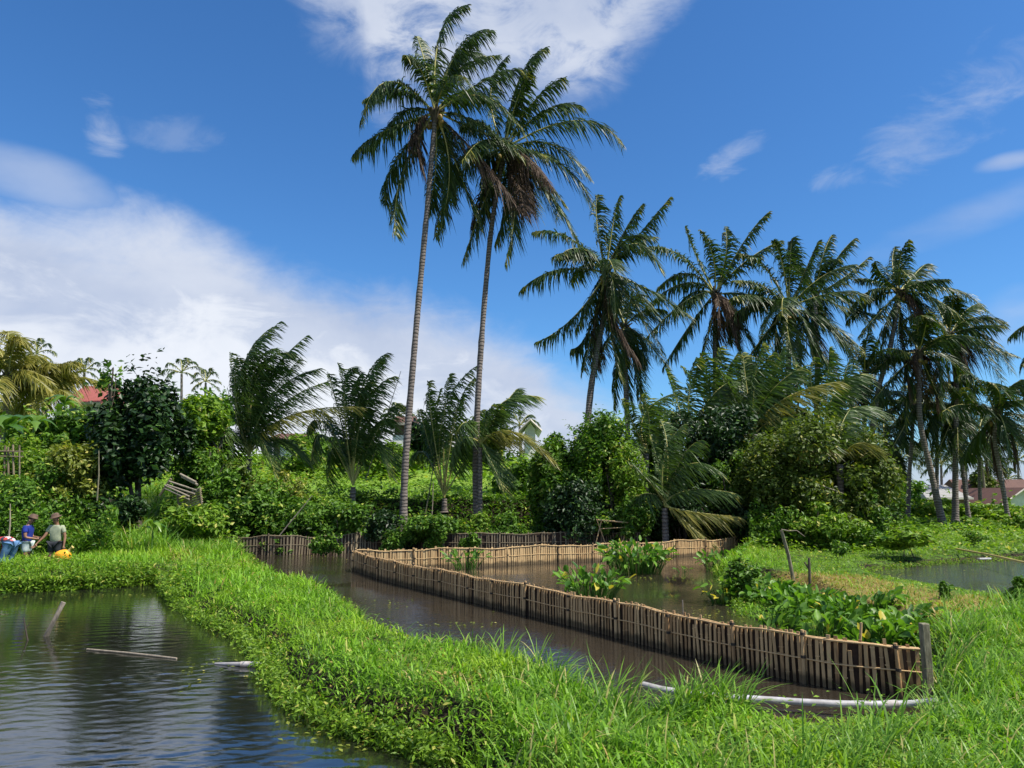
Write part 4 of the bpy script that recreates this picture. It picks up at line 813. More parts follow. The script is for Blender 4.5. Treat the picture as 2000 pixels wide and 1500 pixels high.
# ------------------------------------------------------------------ water plants
def paddle_clump(name, label, cx, cy, rx, ry, n, hgt, ls=.19, group='water plant clumps in the pond', yel=.03, z0=0.0):
    root = thing(name, label, 'water plant', (cx, cy, z0), group); st = MB(); lf = MB()
    a = rng.random(n) * 6.283; rr = np.sqrt(rng.random(n)); x = cx + rr * np.cos(a) * rx; y = cy + rr * np.sin(a) * ry
    hh = hgt * rng.uniform(.45, 1.05, n) * (1 - .35 * rr)
    for i in range(n):
        out = np.array([math.cos(a[i]), math.sin(a[i]), 0]) * (.25 + .5 * rr[i]) * hh[i] * rng.uniform(.4, 1.1) + np.append(rng.normal(size=2) * .03, 0)
        zg = max(z0, H(x[i], y[i])) if z0 < .01 else H(x[i], y[i])
        b0 = np.array([x[i], y[i], zg - .03]); tip = b0 + out + np.array([0, 0, hh[i]]); mid = b0 + out * .3 + np.array([0, 0, hh[i] * .6])
        st.tube(bez(b0, mid, tip, 4), [.009, .009, .007, .005], 4, 0, .2, False)
        d = nrm(out + np.array([0, 0, hh[i] * rng.uniform(-.35, .9)]) + rng.normal(size=3) * .05); s = nrm(np.cross(d, [0, 0, 1.]) + rng.normal(size=3) * .35); nn = np.cross(s, d)
        L = ls * rng.uniform(.65, 1.25); w = L * rng.uniform(.55, .75)
        pr = [(0, .0, 0), (.12, .32, .02), (.35, .5, .05), (.62, .45, .05), (.86, .22, .0), (1, 0, -.05)]
        V = [tip]; cen = []
        for t, ww, cu in pr: cen.append(tip + d * L * t - nn * L * .18 * t * t)
        V = [cen[0]]
        for q in range(1, 5): V += [cen[q] - s * w * pr[q][1] + nn * L * .12, cen[q], cen[q] + s * w * pr[q][1] + nn * L * .12]
        V.append(cen[5]); F3 = [[0, 2, 1], [0, 3, 2], [10, 11, 13], [11, 12, 13]]; F4 = []
        for q in range(3): o = 1 + 3 * q; F4 += [[o, o + 1, o + 4, o + 3], [o + 1, o + 2, o + 5, o + 4]]
        tn = 1.0 if rng.random() < yel else rng.random() * .9
        k0 = lf.n; lf.add(V, F4, 0, tn, True); f3 = np.array(F3) + k0; lf.f.append(f3); lf.m.append(np.zeros(4, int)); lf.sm.append(np.ones(4, bool))
    st.build('stalks', M['paddle'], root); lf.build('leaves', M['paddle'], root); return root
def pc(label, px0, px1, pyb, hpx, n, ls=.17, yel=.03):
    a = G(px0, pyb); b = G(px1, pyb); c = (a + b) / 2; r = (b[0] - a[0]) / 2; D = c[1]
    return paddle_clump('water_plant', label, c[0], c[1] + r * .3, r * .85, r * .7, n, hpx / FPX * D * 1.05, ls, yel=yel)
pc('largest leafy water plant clump, wide island before the pen back fence', 1185, 1305, 1120, 62, 260, .23, .06)
pc('leafy water plant clump close behind the near pen fence', 1100, 1210, 1172, 62, 150, .19)
pc('small water plant sprouting by the left half of the pen back fence', 885, 940, 1112, 40, 45, .2)
pc('sparse water plant clump at the right water edge by the flat', 1375, 1450, 1115, 36, 90, .2, .05)
pc('low yellowing water plant at the edge of the open pen water', 1390, 1440, 1180, 45, 45, .16, .3)
pc('tiny floating water plant alone in the open pen water', 1325, 1350, 1118, 12, 10, .12)
BG = 'leafy marsh plants filling the right corner of the pen'
for (lb, px, py, rx, ry, n, h) in [('marsh plants by the leaning grey post', 1500, 1175, .75, .9, 190, .42), ('marsh plants in the corner below the dry grass', 1580, 1195, .7, .7, 170, .42), ('marsh plants with upright leaves behind the middle of the near fence', 1500, 1222, .5, .45, 140, .40),
                                ('marsh plants with the broadest leaves behind the right third of the near fence', 1610, 1242, .55, .4, 150, .42), ('marsh plants with orange wilted leaves near the fence end', 1715, 1262, .5, .35, 150, .40), ('marsh plants leaning on the squared end post', 1775, 1250, .3, .35, 80, .38),
                                ('marsh plants rising above the other corner plants', 1680, 1215, .55, .45, 130, .40), ('sparse marsh plants at the left end of the corner', 1425, 1215, .35, .3, 60, .3)]:
    g_ = G(px, py, .03); paddle_clump('marsh_plant', lb, g_[0], g_[1], rx, ry, int(n * 1.5), h * 1.12, .19, BG, .07 if 'orange' in lb else .02, z0=.02)
# floating debris leaves near clumps and the left bank
fl = MB(); pts = []
for (px, py, sx_, sy_, n) in [(1250, 1127, 55, 5, 60), (1340, 1128, 20, 6, 14), (430, 1285, 40, 30, 26), (590, 1400, 30, 20, 22), (680, 1440, 40, 15, 24), (650, 1083, 60, 5, 40), (1330, 1180, 60, 25, 16), (1050, 1185, 60, 10, 10), (1500, 1400, 120, 8, 60), (1650, 1400, 80, 8, 40), (900, 1215, 60, 5, 30), (760, 1170, 30, 8, 26), (1450, 1190, 40, 20, 60), (1420, 1130, 25, 20, 40), (200, 1160, 150, 4, 60), (1750, 1120, 40, 5, 40), (1870, 1110, 60, 4, 40)]:
    for k in range(n): g_ = G(px + rng.normal() * sx_, py + abs(rng.normal()) * sy_, 0.012); pts.append(g_)
leaves(fl, np.array(pts), .07, None, 3.0, .6); fl.build('floating_leaves', M['leaf_yellow'], kind='stuff')

# ------------------------------------------------------------------ banana plants
def banana(label, px, py_top, D, spread_px, n=7, base_py=None):
    top = P(px, py_top, D); zg = H(top[0], D); root = thing('banana_plant', label, 'banana plant', (top[0], D, zg), 'banana plants on the left bank')
    sc = spread_px / FPX * D; stem_top = max(zg + .8, top[2] - sc * .9)
    MB().tube([[top[0], D, zg - .1], [top[0], D, stem_top]], [sc * .09, sc * .05], 8, 0, .3).build('stem', M['banana'], root)
    for k in range(n):
        a = 2 * math.pi * k / n + rng.random() * .6; e = rng.uniform(.2, 1.1); L = sc * rng.uniform(1.1, 1.5); dh = np.array([math.cos(a), math.sin(a) * .8, 0])
        p0 = np.array([top[0], D, stem_top]); pm = p0 + dh * L * .45 * math.cos(e) + np.array([0, 0, L * .55 * math.sin(e) + .1]); p2 = p0 + dh * L * .95 + np.array([0, 0, L * .45 * math.sin(e) - L * .3])
        r_ = through(p0, pm, p2, 14); Tn = nrm(np.gradient(r_, axis=0)); S_ = nrm(np.cross(Tn, [0, 0, 1.])); N_ = np.cross(S_, Tn); m_ = MB()
        t = np.linspace(0, 1, 14); w = .24 * sc * np.sin(np.pi * np.clip((t - .12) / .88, 0, 1) ** .7) + .012; w[1::3] *= .85
        V = np.stack([r_ - S_ * w[:, None] + N_ * w[:, None] * -.35, r_, r_ + S_ * w[:, None] + N_ * w[:, None] * -.35], 1)
        i = np.arange(13)[:, None] * 3; F = np.concatenate([i + np.array([0, 1, 4, 3]), i + np.array([1, 2, 5, 4])]); m_.add(V, F, 0, rng.random(), True)
        m_.build('leaf', M['banana'], root)
banana('banana plant at the left edge with broad hanging leaves', 15, 795, 35, 55, 8)
banana('banana plant under the red tiled roof with upright leaves', 128, 765, 37, 35, 7)
banana('banana plant poking up between shrubs below the golden palms', 70, 800, 34, 38, 6)
banana('young banana plant with yellow leaves in the reeds by the embankment', 300, 1018, 24.5, 26, 5)

# ------------------------------------------------------------------ bamboo fences
def fence(name, label, pts, hgt, mats, spacing=.075, sw=.045, post_every=1.3, backing=True, seed=0, rail=True, post_extra=.06, dip=.03, gaps=0.0):
    pts = np.array([G(a, b)[:2] for a, b in pts]); seg = np.linalg.norm(np.diff(pts, axis=0), axis=1); cum = np.concatenate([[0], np.cumsum(seg)]); tot = cum[-1]
    def at(s): return np.array([np.interp(s, cum, pts[:, 0]), np.interp(s, cum, pts[:, 1])])
    def dr(s): d = at(min(tot, s + .15)) - at(max(0, s - .15)); return d / np.linalg.norm(d)
    root = thing(name, label, 'fence', (*pts[0], 0), 'bamboo fences round the fish pen')
    hh = lambda s: hgt + dip * math.sin(s * 1.9 + seed) + .5 * dip * math.sin(s * 5.1)
    bot = lambda s: -.35
    m_ = MB(); s = 0
    while s < tot:
        d = dr(s); p = at(s); nrm_ = np.array([-d[1], d[0], 0]); til = rng.normal(0, .03); w = sw * rng.uniform(.75, 1.2); top = hh(s) + rng.normal(0, .020) - (.12 * rng.random() if rng.random() < .05 else 0); T3 = np.array([d[0], d[1], 0.])
        if rng.random() > gaps:
            up_ = nrm(np.array([0, 0, 1.]) + T3 * til); off = rng.normal(0, .006); L = top + .35
            c = np.array([p[0], p[1], -.35 + L / 2]) + nrm_ * off; tn = float(np.clip(rng.beta(1.5, 2), 0, 1))
            m_.box(c, (w, .012, L), [T3, nrm_, up_], 0, tn)
            if rng.random() < .8: zq = rng.uniform(.1, top - .05); m_.box(np.array([p[0], p[1], zq]) + nrm_ * off + T3 * til * zq, (w * 1.14, .02, .014), [T3, nrm_, up_], 0, min(1, tn + .3))
        s += spacing * rng.uniform(.85, 1.15)
    m_.build('slat_panel', mats[0], root)
    if backing:
        b_ = MB(); n = max(8, int(tot / .3)); ss_ = np.linspace(0, tot, n); V = []; off = .022
        for q in ss_:
            d = dr(q); p = at(q); nn_ = np.array([-d[1], d[0]]) * off * -backing; h = hh(q) - .05
            V += [[p[0] + nn_[0], p[1] + nn_[1], -.4], [p[0] + nn_[0], p[1] + nn_[1], h], [p[0] + nn_[0] * 1.6, p[1] + nn_[1] * 1.6, h], [p[0] + nn_[0] * 1.6, p[1] + nn_[1] * 1.6, -.4]]
        i = (np.arange(n - 1) * 4)[:, None]; F = np.concatenate([i + np.array(q) for q in ([0, 1, 5, 4], [1, 2, 6, 5], [2, 3, 7, 6])]); b_.add(V, F); b_.build('net_and_gap_shade', M['net_gap_shade'], root)  # woven net behind the near fence; elsewhere a dark sheet standing for gap shade
    if rail:
        for (zf, o_, rr_) in ((.96, .02, .013), (.5, .014, .009), (.96, -.03, .011), (.5, -.03, .009)):
            q = np.linspace(0, tot, int(tot / .25) + 2); L = []
            for t in q: d = dr(t); p = at(t); L.append([p[0] + d[1] * o_, p[1] - d[0] * o_, hh(t) * zf + rng.normal(0, .004)])
            MB().tube(L, rr_, 6, 0, .8).build('rail', mats[0], root)
    s = .05
    while s < tot + .05:
        q = min(s, tot); d = dr(q); p = at(q) + np.array([d[1], -d[0]]) * .035; h = hh(q) + post_extra * rng.uniform(-.3, 1.4); ln = rng.normal(0, .02, 2)
        MB().tube([[p[0], p[1], -.5], [p[0] + ln[0] * .4, p[1] + ln[1] * .4, h * .5], [p[0] + ln[0], p[1] + ln[1], h]], [.026, .025, .023], 8, 0, rng.random()).build('post', mats[1], root)
        for zf in (.93, .5): zc = h * zf; MB().tube([[p[0] + ln[0] * zf, p[1] + ln[1] * zf, zc - .018], [p[0] + ln[0] * zf, p[1] + ln[1] * zf, zc + .018]], .034, 8).build('lashing', M['lash'], root)
        s += post_every * rng.uniform(.8, 1.2)
    return root
fence('bamboo_fence', 'long brown slatted bamboo fence running from far left to near right',
      [(690, 1114), (749, 1134), (798, 1147), (851, 1159), (904, 1172), (970, 1188), (1092, 1217), (1161, 1234), (1267, 1262), (1362, 1286), (1512, 1322), (1625, 1345), (1720, 1357), (1803, 1362)], .60, (M['bamboo'], M['bamboo']), .082, .043, 1.25, -1, 1, dip=.018, gaps=.025)
fence('bamboo_fence', 'sunlit tan bamboo fence along the far side of the pen, fanning out to the right', [(692, 1113), (811, 1110), (947, 1106), (1029, 1102), (1118, 1098), (1210, 1094), (1295, 1089), (1418, 1082), (1454, 1077)], .62, (M['bamboo_tan'], M['bamboo_tan']), .085, .066, 1.7, -1, 2)
fence('bamboo_fence', 'old overgrown grey bamboo fence against the left part of the far bank', [(440, 1084), (560, 1084), (700, 1079), (835, 1074)], .75, (M['bamboo_old'], M['bamboo_old']), .12, .06, 1.8, -1, 4, dip=.05, gaps=.12)
fence('bamboo_fence', 'old dark bamboo fence with a pale top rail behind the sunlit one', [(862, 1079), (960, 1079), (1070, 1078), (1160, 1077), (1250, 1077)], .80, (M['bamboo_old'], M['bamboo_old']), .11, .05, 2.2, -1, 5, dip=.03, gaps=.1)
# vines on the old fence
vn = [('vine mass over the left part of the old grey fence', 545, 1035, 1078, 80), ('vine mass over the middle of the old grey fence', 640, 1038, 1080, 70), ('vine mass at the foot of the tallest palm over the fence', 775, 1030, 1076, 60),
      ('leafy gap filler between the two old fences', 853, 1020, 1076, 50), ('vine hanging on the left end of the dark old fence', 915, 1040, 1077, 45), ('creeper with yellow leaves on the far left fence end', 455, 1040, 1078, 45)]
for i, (lb, px, a, b, w) in enumerate(vn):
    g_ = G(px, b, 0.1); bush('creeping_vine', lb, 'vine', px, a, b, w, g_[1] + .1, 'leaf_yellow' if 'yellow' in lb else 'leaf_mid', .12, 1700, 'vines over the old fences', depth=.35, stems=2, nb=8, z0=.1)

# ------------------------------------------------------------------ pipes, poles and posts
def pole(name, label, cat, pts, r, mat, group=None, seg=10, joints=()):
    root = None; mb_ = MB().tube(pts, r, seg, 0)
    if joints:
        root = thing(name, label, cat, tuple(pts[0]), group); mb_.build('pipe', mat, root)
        for k in joints:
            a = np.array(pts[k]); b = np.array(pts[min(k + 1, len(pts) - 1)]) if k < len(pts) - 1 else a + (a - np.array(pts[k - 1])); d = nrm(b - a)
            MB().tube([a - d * .07, a + d * .07], r * 1.25 if np.isscalar(r) else r[k] * 1.25, 12).build('coupling', M['pvc_joint'], root)
        return root
    return tag(mb_.build(name, mat), label, cat, group)
q = [G(a, b, z) for a, b, z in [(1250, 1336, .2), (1290, 1346, .18), (1340, 1354, .16), (1400, 1360, .14), (1470, 1365, .12), (1560, 1371, .12), (1640, 1375, .12), (1740, 1376, .12), (1785, 1374, .14), (1830, 1370, .2)]]
pole('water_pipe', 'long white plastic pipe lying across the narrow channel before the near fence end', 'pipe', q, .038, M['pvc'], joints=(7,))
q = [G(a, b, z) for a, b, z in [(420, 1296, .005), (450, 1297, .02), (480, 1297, .035), (530, 1296, .05), (590, 1293, .12)]]
pole('water_pipe', 'short pale plastic pipe sticking out of the embankment into the left pond', 'pipe', q, [.012, .026, .03, .033, .033], M['pvc'], joints=(2,))
pole('bamboo_stick', 'thin floating bamboo stick lying on the left pond', 'stick', [G(170, 1268, .012), G(250, 1275, .016), G(345, 1286, .01)], .014, M['pale_wood'])
pole('bamboo_stake', 'thick pale bamboo stake leaning right out of the left pond', 'stake', [G(84, 1252, -.25), G(90, 1243, .0), P(124, 1176, G(90, 1243)[1] + .1)], .042, M['pale_wood'])
st_b = G(54, 1251, 0)
root = thing('forked_stick', 'thin dark forked stick standing in the left pond beside the stake', 'stick', tuple(st_b))
MB().tube([st_b - np.array([0, 0, .3]), st_b, P(46, 1206, st_b[1])], [.016, .015, .007], 6).build('stem', M['dark_wood'], root)
MB().tube([P(50, 1228, st_b[1]), P(61, 1214, st_b[1] + .02)], [.009, .005], 6).build('twig', M['dark_wood'], root)
g_ = G(1552, 1128, .2); pole('wooden_post', 'tall grey wooden post leaning left over the marsh plants', 'post', [g_ - np.array([0, 0, .3]), P(1540, 1085, g_[1]), P(1526, 1036, g_[1])], [.05, .047, .042], M['grey_wood'])
pole('twisted_branch', 'thin pale branch hanging from the top of the leaning grey post', 'branch', [P(1526, 1034, g_[1] - .02), P(1542, 1037, g_[1] - .1), P(1556, 1036, g_[1] - .15), P(1572, 1048, g_[1] - .2)], [.014, .013, .011, .006], M['pale_wood'])
g_ = G(1581, 1142, .25); root = thing('forked_post', 'short dark forked post right of the leaning grey post', 'post', tuple(g_))
MB().tube([g_ - np.array([0, 0, .2]), P(1581, 1115, g_[1]), P(1580, 1090, g_[1])], [.035, .035, .03], 8).build('stem', M['bark'], root)
MB().tube([P(1581, 1112, g_[1]), P(1571, 1098, g_[1] + .02)], [.025, .018], 8).build('branch', M['bark'], root)
g_ = G(1812, 1318, .3); m_ = MB(); hp = P(1812, 1217, g_[1])[2]
m_.box((g_[0], g_[1], (hp - .2) / 2), (.095, .09, hp + .2)); o = m_.build('squared_post', M['grey_wood']); tag(o, 'squared grey post at the near end of the long bamboo fence', 'post')
bv = o.modifiers.new('bevel', 'BEVEL'); bv.width = .012; bv.segments = 2
pole('bamboo_pole', 'long yellow bamboo pole lying across the flat toward the field pond', 'pole', [G(1868, 1072, .42), G(1935, 1084, .42), G(2060, 1112, .42)], .035, M['pole_yellow'])
o = MB().box(G(1922, 1091, .2), (.5, .14, .05), [[.97, .24, 0], [-.24, .97, 0], [0, 0, 1]]).build('floating_plank', M['pvc']); tag(o, 'small white plank lying at the far edge of the field pond', 'plank'); bv = o.modifiers.new('bevel', 'BEVEL'); bv.width = .012
g_ = G(1334, 1198, 0); pole('bamboo_stick', 'little stick poking out of the pen water behind the near fence', 'stick', [g_ - np.array([0, 0, .2]), P(1333, 1172, g_[1])], .011, M['pale_wood'])
pole('dry_stick', 'reddish dry stem standing among the wilted marsh plants', 'stick', [G(1680, 1262, .1), P(1682, 1216, G(1680, 1262, .1)[1])], .02, M['bamboo_tan'])
# loose sticks in the undergrowth
for (lb, a, b, D, r) in [('long bare stick leaning up to the right past the dense palm clump', (715, 905), (783, 725), 36.5, .025), ('bare pale stick sloping over the undergrowth shrubs', (545, 1010), (610, 968), 30.6, .03), ('pale fallen midrib poking out of the big olive tree', (1562, 900), (1650, 965), 30, .03),
                         ('thin upright stake left of the yellow green shrub', (38, 960), (38, 875), 27, .03), ('upright bamboo stake rising from the yellow green shrub', (193, 935), (193, 880), 28, .03), ('short pale stake behind the blue shirted person', (20, 1020), (20, 984), 24.5, .03),
                         ('thin leaning stick on the green terrace', (828, 1000), (850, 890), 38, .035), ('pale leaning sapling beside the stick on the terrace', (842, 1000), (846, 940), 37, .03)]:
    p0 = P(*a, D); p1 = P(*b, D); zg = H(p0[0], D); p0[2] = max(min(p0[2], zg), p0[2] - .7); pole('bare_stick', lb, 'stick', [p0 - np.array([0, 0, .1]), (p0 + p1) / 2 + np.array([.03, 0, 0]), p1], [r, r * .85, r * .5], M['grey_wood'] if 'pale' not in lb else M['pale_wood'], 'loose sticks in the undergrowth', 7)

# stick bench
D = 31.4; A = P(1172, 1016, D); Bq = P(1224, 1021, D); root = thing('stick_bench', 'rough bench of brown sticks standing behind the old dark fence', 'bench', (A[0], D, .4))
for k in range(5): MB().tube([A + np.array([-.05, .1 * k, rng.normal() * .01]), Bq + np.array([.05, .1 * k, rng.normal() * .01])], .022, 6, 0, rng.random()).build('seat_pole', M['bamboo_tan'], root)
for (p, dx) in ((A, .12), (A, -.1), (Bq, -.1), (Bq, .1)):
    MB().tube([[p[0] + dx * 2.2, D + (.35 if dx > 0 else .02), .3], p + np.array([-dx, .2, .03])], .024, 6).build('leg', M['bamboo_tan'], root)
MB().tube([A + np.array([0, -.03, -.35]), Bq + np.array([0, -.03, -.18])], .018, 6).build('brace', M['bamboo_tan'], root)
# broken bamboo rack
D = 28.5; root = thing('bamboo_rack', 'collapsed pale bamboo rack leaning in the shrubs under the dark round tree', 'rack', tuple(P(355, 1005, D)))
for (a, b, n_, dxy, r) in [((352, 926), (383, 942), 2, (3, 5), .045), ((330, 940), (385, 958), 2, (-4, 7), .035), ((322, 948), (370, 970), 2, (0, 6), .035)]:
    for k in range(n_): MB().tube([P(a[0] + dxy[0] * k, a[1] + dxy[1] * k, D - .1), P(b[0] + dxy[0] * k, b[1] + dxy[1] * k, D - .3)], r, 8, 0, .5 + .5 * rng.random()).build('pole', M['pale_wood'], root)
for k in range(7): MB().tube([P(346 + k * .8, 972 + k * 4.2, D + .0), P(392 + k * .6, 953 + k * 4.4, D - .35)], .03, 8, 0, rng.random()).build('slat', M['pale_wood'] if k in (0, 6) else M['bamboo_old'], root)
MB().tube([P(334, 935, D), P(312, 968, D + .1)], .05, 8).build('side_post', M['bamboo_old'], root); MB().tube([P(352, 1003, D), P(346, 968, D - .05)], .03, 8).build('side_post', M['bamboo_old'], root); MB().tube([P(394, 985, D - .35), P(390, 952, D - .35)], .03, 8).build('side_post', M['bamboo_old'], root)
# stake fence at the left edge
root = thing('stake_fence', 'low grey fence of wooden stakes at the left edge below the banana leaves', 'fence', tuple(P(0, 890, 33)))
for k in range(10): MB().tube([P(-60 + k * 11, 985, 31), P(-60 + k * 11 + rng.normal() * 2, 872 + rng.normal() * 3, 31)], .04, 6, 0, rng.random()).build('stake', M['bamboo_old'], root)
for yy in (880, 890): MB().tube([P(-70, yy, 30.95), P(45, yy + 2, 30.95)], .03, 6).build('rail', M['bamboo_old'], root)
# small retaining fence left: weathered net under far left bank handled by soil

# ------------------------------------------------------------------ houses
M['tile_red'] = None
def tile_mat(name, c1, c2, scale=3.2):
    m, b = mat_new(name); tcn = b.n('ShaderNodeTexCoord'); wv = b.n('ShaderNodeTexWave', wave_type='BANDS', bands_direction='Z'); b.l(tcn.outputs['Object'], wv.inputs[0]); wv.inputs['Scale'].default_value = scale; wv.inputs['Distortion'].default_value = .3
    nz = b.noise(tcn.outputs['Object'], 2.0, 6, .6); c_ = b.mix(wv.outputs['Fac'], c1, c2); c_ = b.mix(b.m('MULTIPLY', b.ss(nz, .45, .7), .5), c_, tuple(x * .5 for x in c1))
    pr = b.n('ShaderNodeBsdfPrincipled'); b.l(c_, pr.inputs['Base Color']); pr.inputs['Roughness'].default_value = .8; bp = b.n('ShaderNodeBump'); bp.inputs['Distance'].default_value = .04; b.l(wv.outputs['Fac'], bp.inputs['Height']); b.l(bp.outputs[0], pr.inputs['Normal'])
    o = b.n('ShaderNodeOutputMaterial'); b.l(pr.outputs[0], o.inputs[0]); return m
M['tile_red'] = tile_mat('pink_red_roof_tiles', (.42, .13, .11), (.22, .05, .045)); M['tile_brown'] = tile_mat('brown_red_roof_tiles', (.15, .072, .052), (.09, .04, .03))
M['zinc'] = tile_mat('grey_sheet_roof', (.34, .33, .31), (.24, .23, .22), 2)
M['plaster'] = solid('pale_plaster', (.62, .60, .56), (.50, .48, .45), .85, 1.5); M['white'] = solid('white_paint', (.78, .77, .75), (.6, .58, .56), .7, 1.5)
M['brick'] = solid('brown_brick_wall', (.16, .10, .08), (.11, .065, .05), .9, 5); M['window'] = solid('dark_window', (.02, .02, .022), None, .2, 2); M['blue'] = solid('dark_blue_paint', (.015, .02, .09), (.01, .014, .05), .6, 2); M['cream'] = solid('cream_barge_board', (.55, .5, .42), None, .7, 2)
def house(label, px0, px1, py_ridge, py_eave, py_base, D, roofm, wallm, depth=7, gable_front=False, hip=0.0, windows=2, eave_m='cream', over=.5):
    a = P(px0, py_base, D); b = P(px1, py_base, D); zb = min(H((a[0] + b[0]) / 2, D), a[2]); ze = P(px0, py_eave, D)[2]; zr = P(px0, py_ridge, D)[2]
    cx = (a[0] + b[0]) / 2; w = (b[0] - a[0]) / 2; root = thing('house', label, 'house', (cx, D, zb), 'village houses in the distance')
    w_ = MB(); iw = w - over; zb_ = zb - .3
    w_.box((cx, D + depth / 2, (zb_ + ze) / 2), (2 * iw, depth - 2 * .3, ze - zb_))
    if gable_front: w_.add([[cx - iw, D + .3, ze], [cx + iw, D + .3, ze], [cx, D + .3, zr - .25], [cx - iw, D + .6, ze], [cx + iw, D + .6, ze], [cx, D + .6, zr - .25]], [[0, 1, 2], [3, 5, 4]])
    w_.build('wall', M[wallm], root)
    r_ = MB(); t = .12
    if gable_front:
        for sg in (-1, 1): r_.add([[cx + sg * w, D - over * .3, ze - .1], [cx, D - over * .3, zr], [cx, D + depth, zr], [cx + sg * w, D + depth, ze - .1], [cx + sg * w, D - over * .3, ze - .1 - t], [cx, D - over * .3, zr - t], [cx, D + depth, zr - t], [cx + sg * w, D + depth, ze - .1 - t]], [[0, 1, 2, 3], [4, 7, 6, 5], [0, 4, 5, 1], [1, 5, 6, 2], [2, 6, 7, 3], [3, 7, 4, 0]])
    else:
        h = hip * w; ym = D + depth / 2
        V = [[cx - w, D, ze], [cx + w, D, ze], [cx + w - h, ym, zr], [cx - w + h, ym, zr], [cx - w, D + depth, ze], [cx + w, D + depth, ze]]; V2 = [[x_, y_, z_ - t] for x_, y_, z_ in V]
        r_.add(V + V2, [[0, 1, 2, 3], [5, 4, 3, 2], [6, 9, 8, 7], [11, 8, 9, 10], [0, 6, 7, 1], [5, 11, 10, 4]]); r_.add(V + V2, [[0, 3, 4], [1, 5, 2]]); r_.add(V + V2, [[0, 4, 10, 6], [1, 7, 11, 5]])
    r_.build('roof', M[roofm], root)
    e_ = MB()
    if gable_front:
        for sg in (-1, 1): e_.tube([[cx + sg * w, D - over * .3 - .06, ze - .16], [cx, D - over * .3 - .06, zr - .06]], .09, 4, smooth=False)
    else: e_.box((cx, D - .05, ze - .08), (2 * w, .06, .2))
    e_.build('barge_board', M[eave_m], root)
    for k in range(windows):
        x_ = cx - iw + (k + .5) * 2 * iw / windows; hz = ze - zb_; zc = zb_ + hz * .55; f_ = MB().box((x_, D + .27, zc), (1.3, .08, min(1.2, hz * .5))).build('window_frame', M['white'], root)
        q_ = MB().box((x_, D + .22, zc), (1.1, .04, min(1.0, hz * .5 - .2))).build('pane', M['window'], None); q_.parent = f_
    return root
house('pale gabled house front with a brown roof at the right edge', 1952, 2062, 952, 987, 1012, 75, 'tile_brown', 'plaster', 9, True, windows=1)
house('long red brown roofed house behind the pale gabled front', 1893, 2090, 935, 977, 1008, 84, 'tile_brown', 'blue', 8, False, .08, 2)
house('low house with a grey sheet metal hip roof behind the right palms', 1812, 1904, 946, 972, 1005, 78, 'zinc', 'brick', 7, False, .35, 1)
house('house with a pink red tiled roof on the rise at the left', 116, 192, 744, 786, 830, 62, 'tile_red', 'plaster', 6, False, .05, 1)
house('brown brick house peeking out beside the tallest palm trunk', 757, 805, 806, 826, 880, 60, 'tile_brown', 'brick', 6, False, .1, 1)
house('long low house with a white eave behind the fan shaped young palm', 795, 945, 850, 872, 900, 64, 'zinc', 'brick', 6, False, .1, 3, 'white')
house('small house with a white gable showing left of the vine covered mound', 1014, 1058, 819, 838, 880, 60, 'white', 'white', 6, True, windows=0)
house('small brown shed roof behind the windblown young palm', 520, 600, 842, 858, 890, 62, 'tile_brown', 'brick', 5, False, .1, 1)
house('low grey building whose wall shows right of the dark round tree', 345, 420, 838, 850, 880, 50, 'zinc', 'plaster', 5, False, .1, 1)
g_ = P(1927, 1000, 82); root = thing('utility_pole', 'thin utility pole with a cross arm in front of the distant roofs', 'pole', (g_[0], 82, .4))
tpz = P(1927, 893, 82)[2]; MB().tube([[g_[0], 82, .2], [g_[0], 82, tpz]], [.16, .11], 8).build('mast', M['grey_wood'], root); MB().box((g_[0] - .3, 81.86, tpz - .5), (3.0, .12, .14)).build('cross_arm', M['grey_wood'], root)
for dx in (-1.6, -.6, .9): MB().tube([[g_[0] + dx, 81.86, tpz - .44], [g_[0] + dx, 81.86, tpz - .15]], [.07, .05], 6).build('insulator', M['dark_wood'], root)
for k, dz in enumerate((.3, .5)):
    p0 = np.array([g_[0], 81.8, tpz - dz + .1]); p1 = np.array([g_[0] + 45, 70, tpz - dz - .5]); w_ = bez(p0, (p0 + p1) / 2 - np.array([0, 0, 1.6]), p1, 16); tag(MB().tube(w_, .018, 4).build('power_line', M['dark_wood']), 'thin cable running right from the utility pole' + (', the upper one' if k == 0 else ', the lower one'), 'cable', 'power lines')

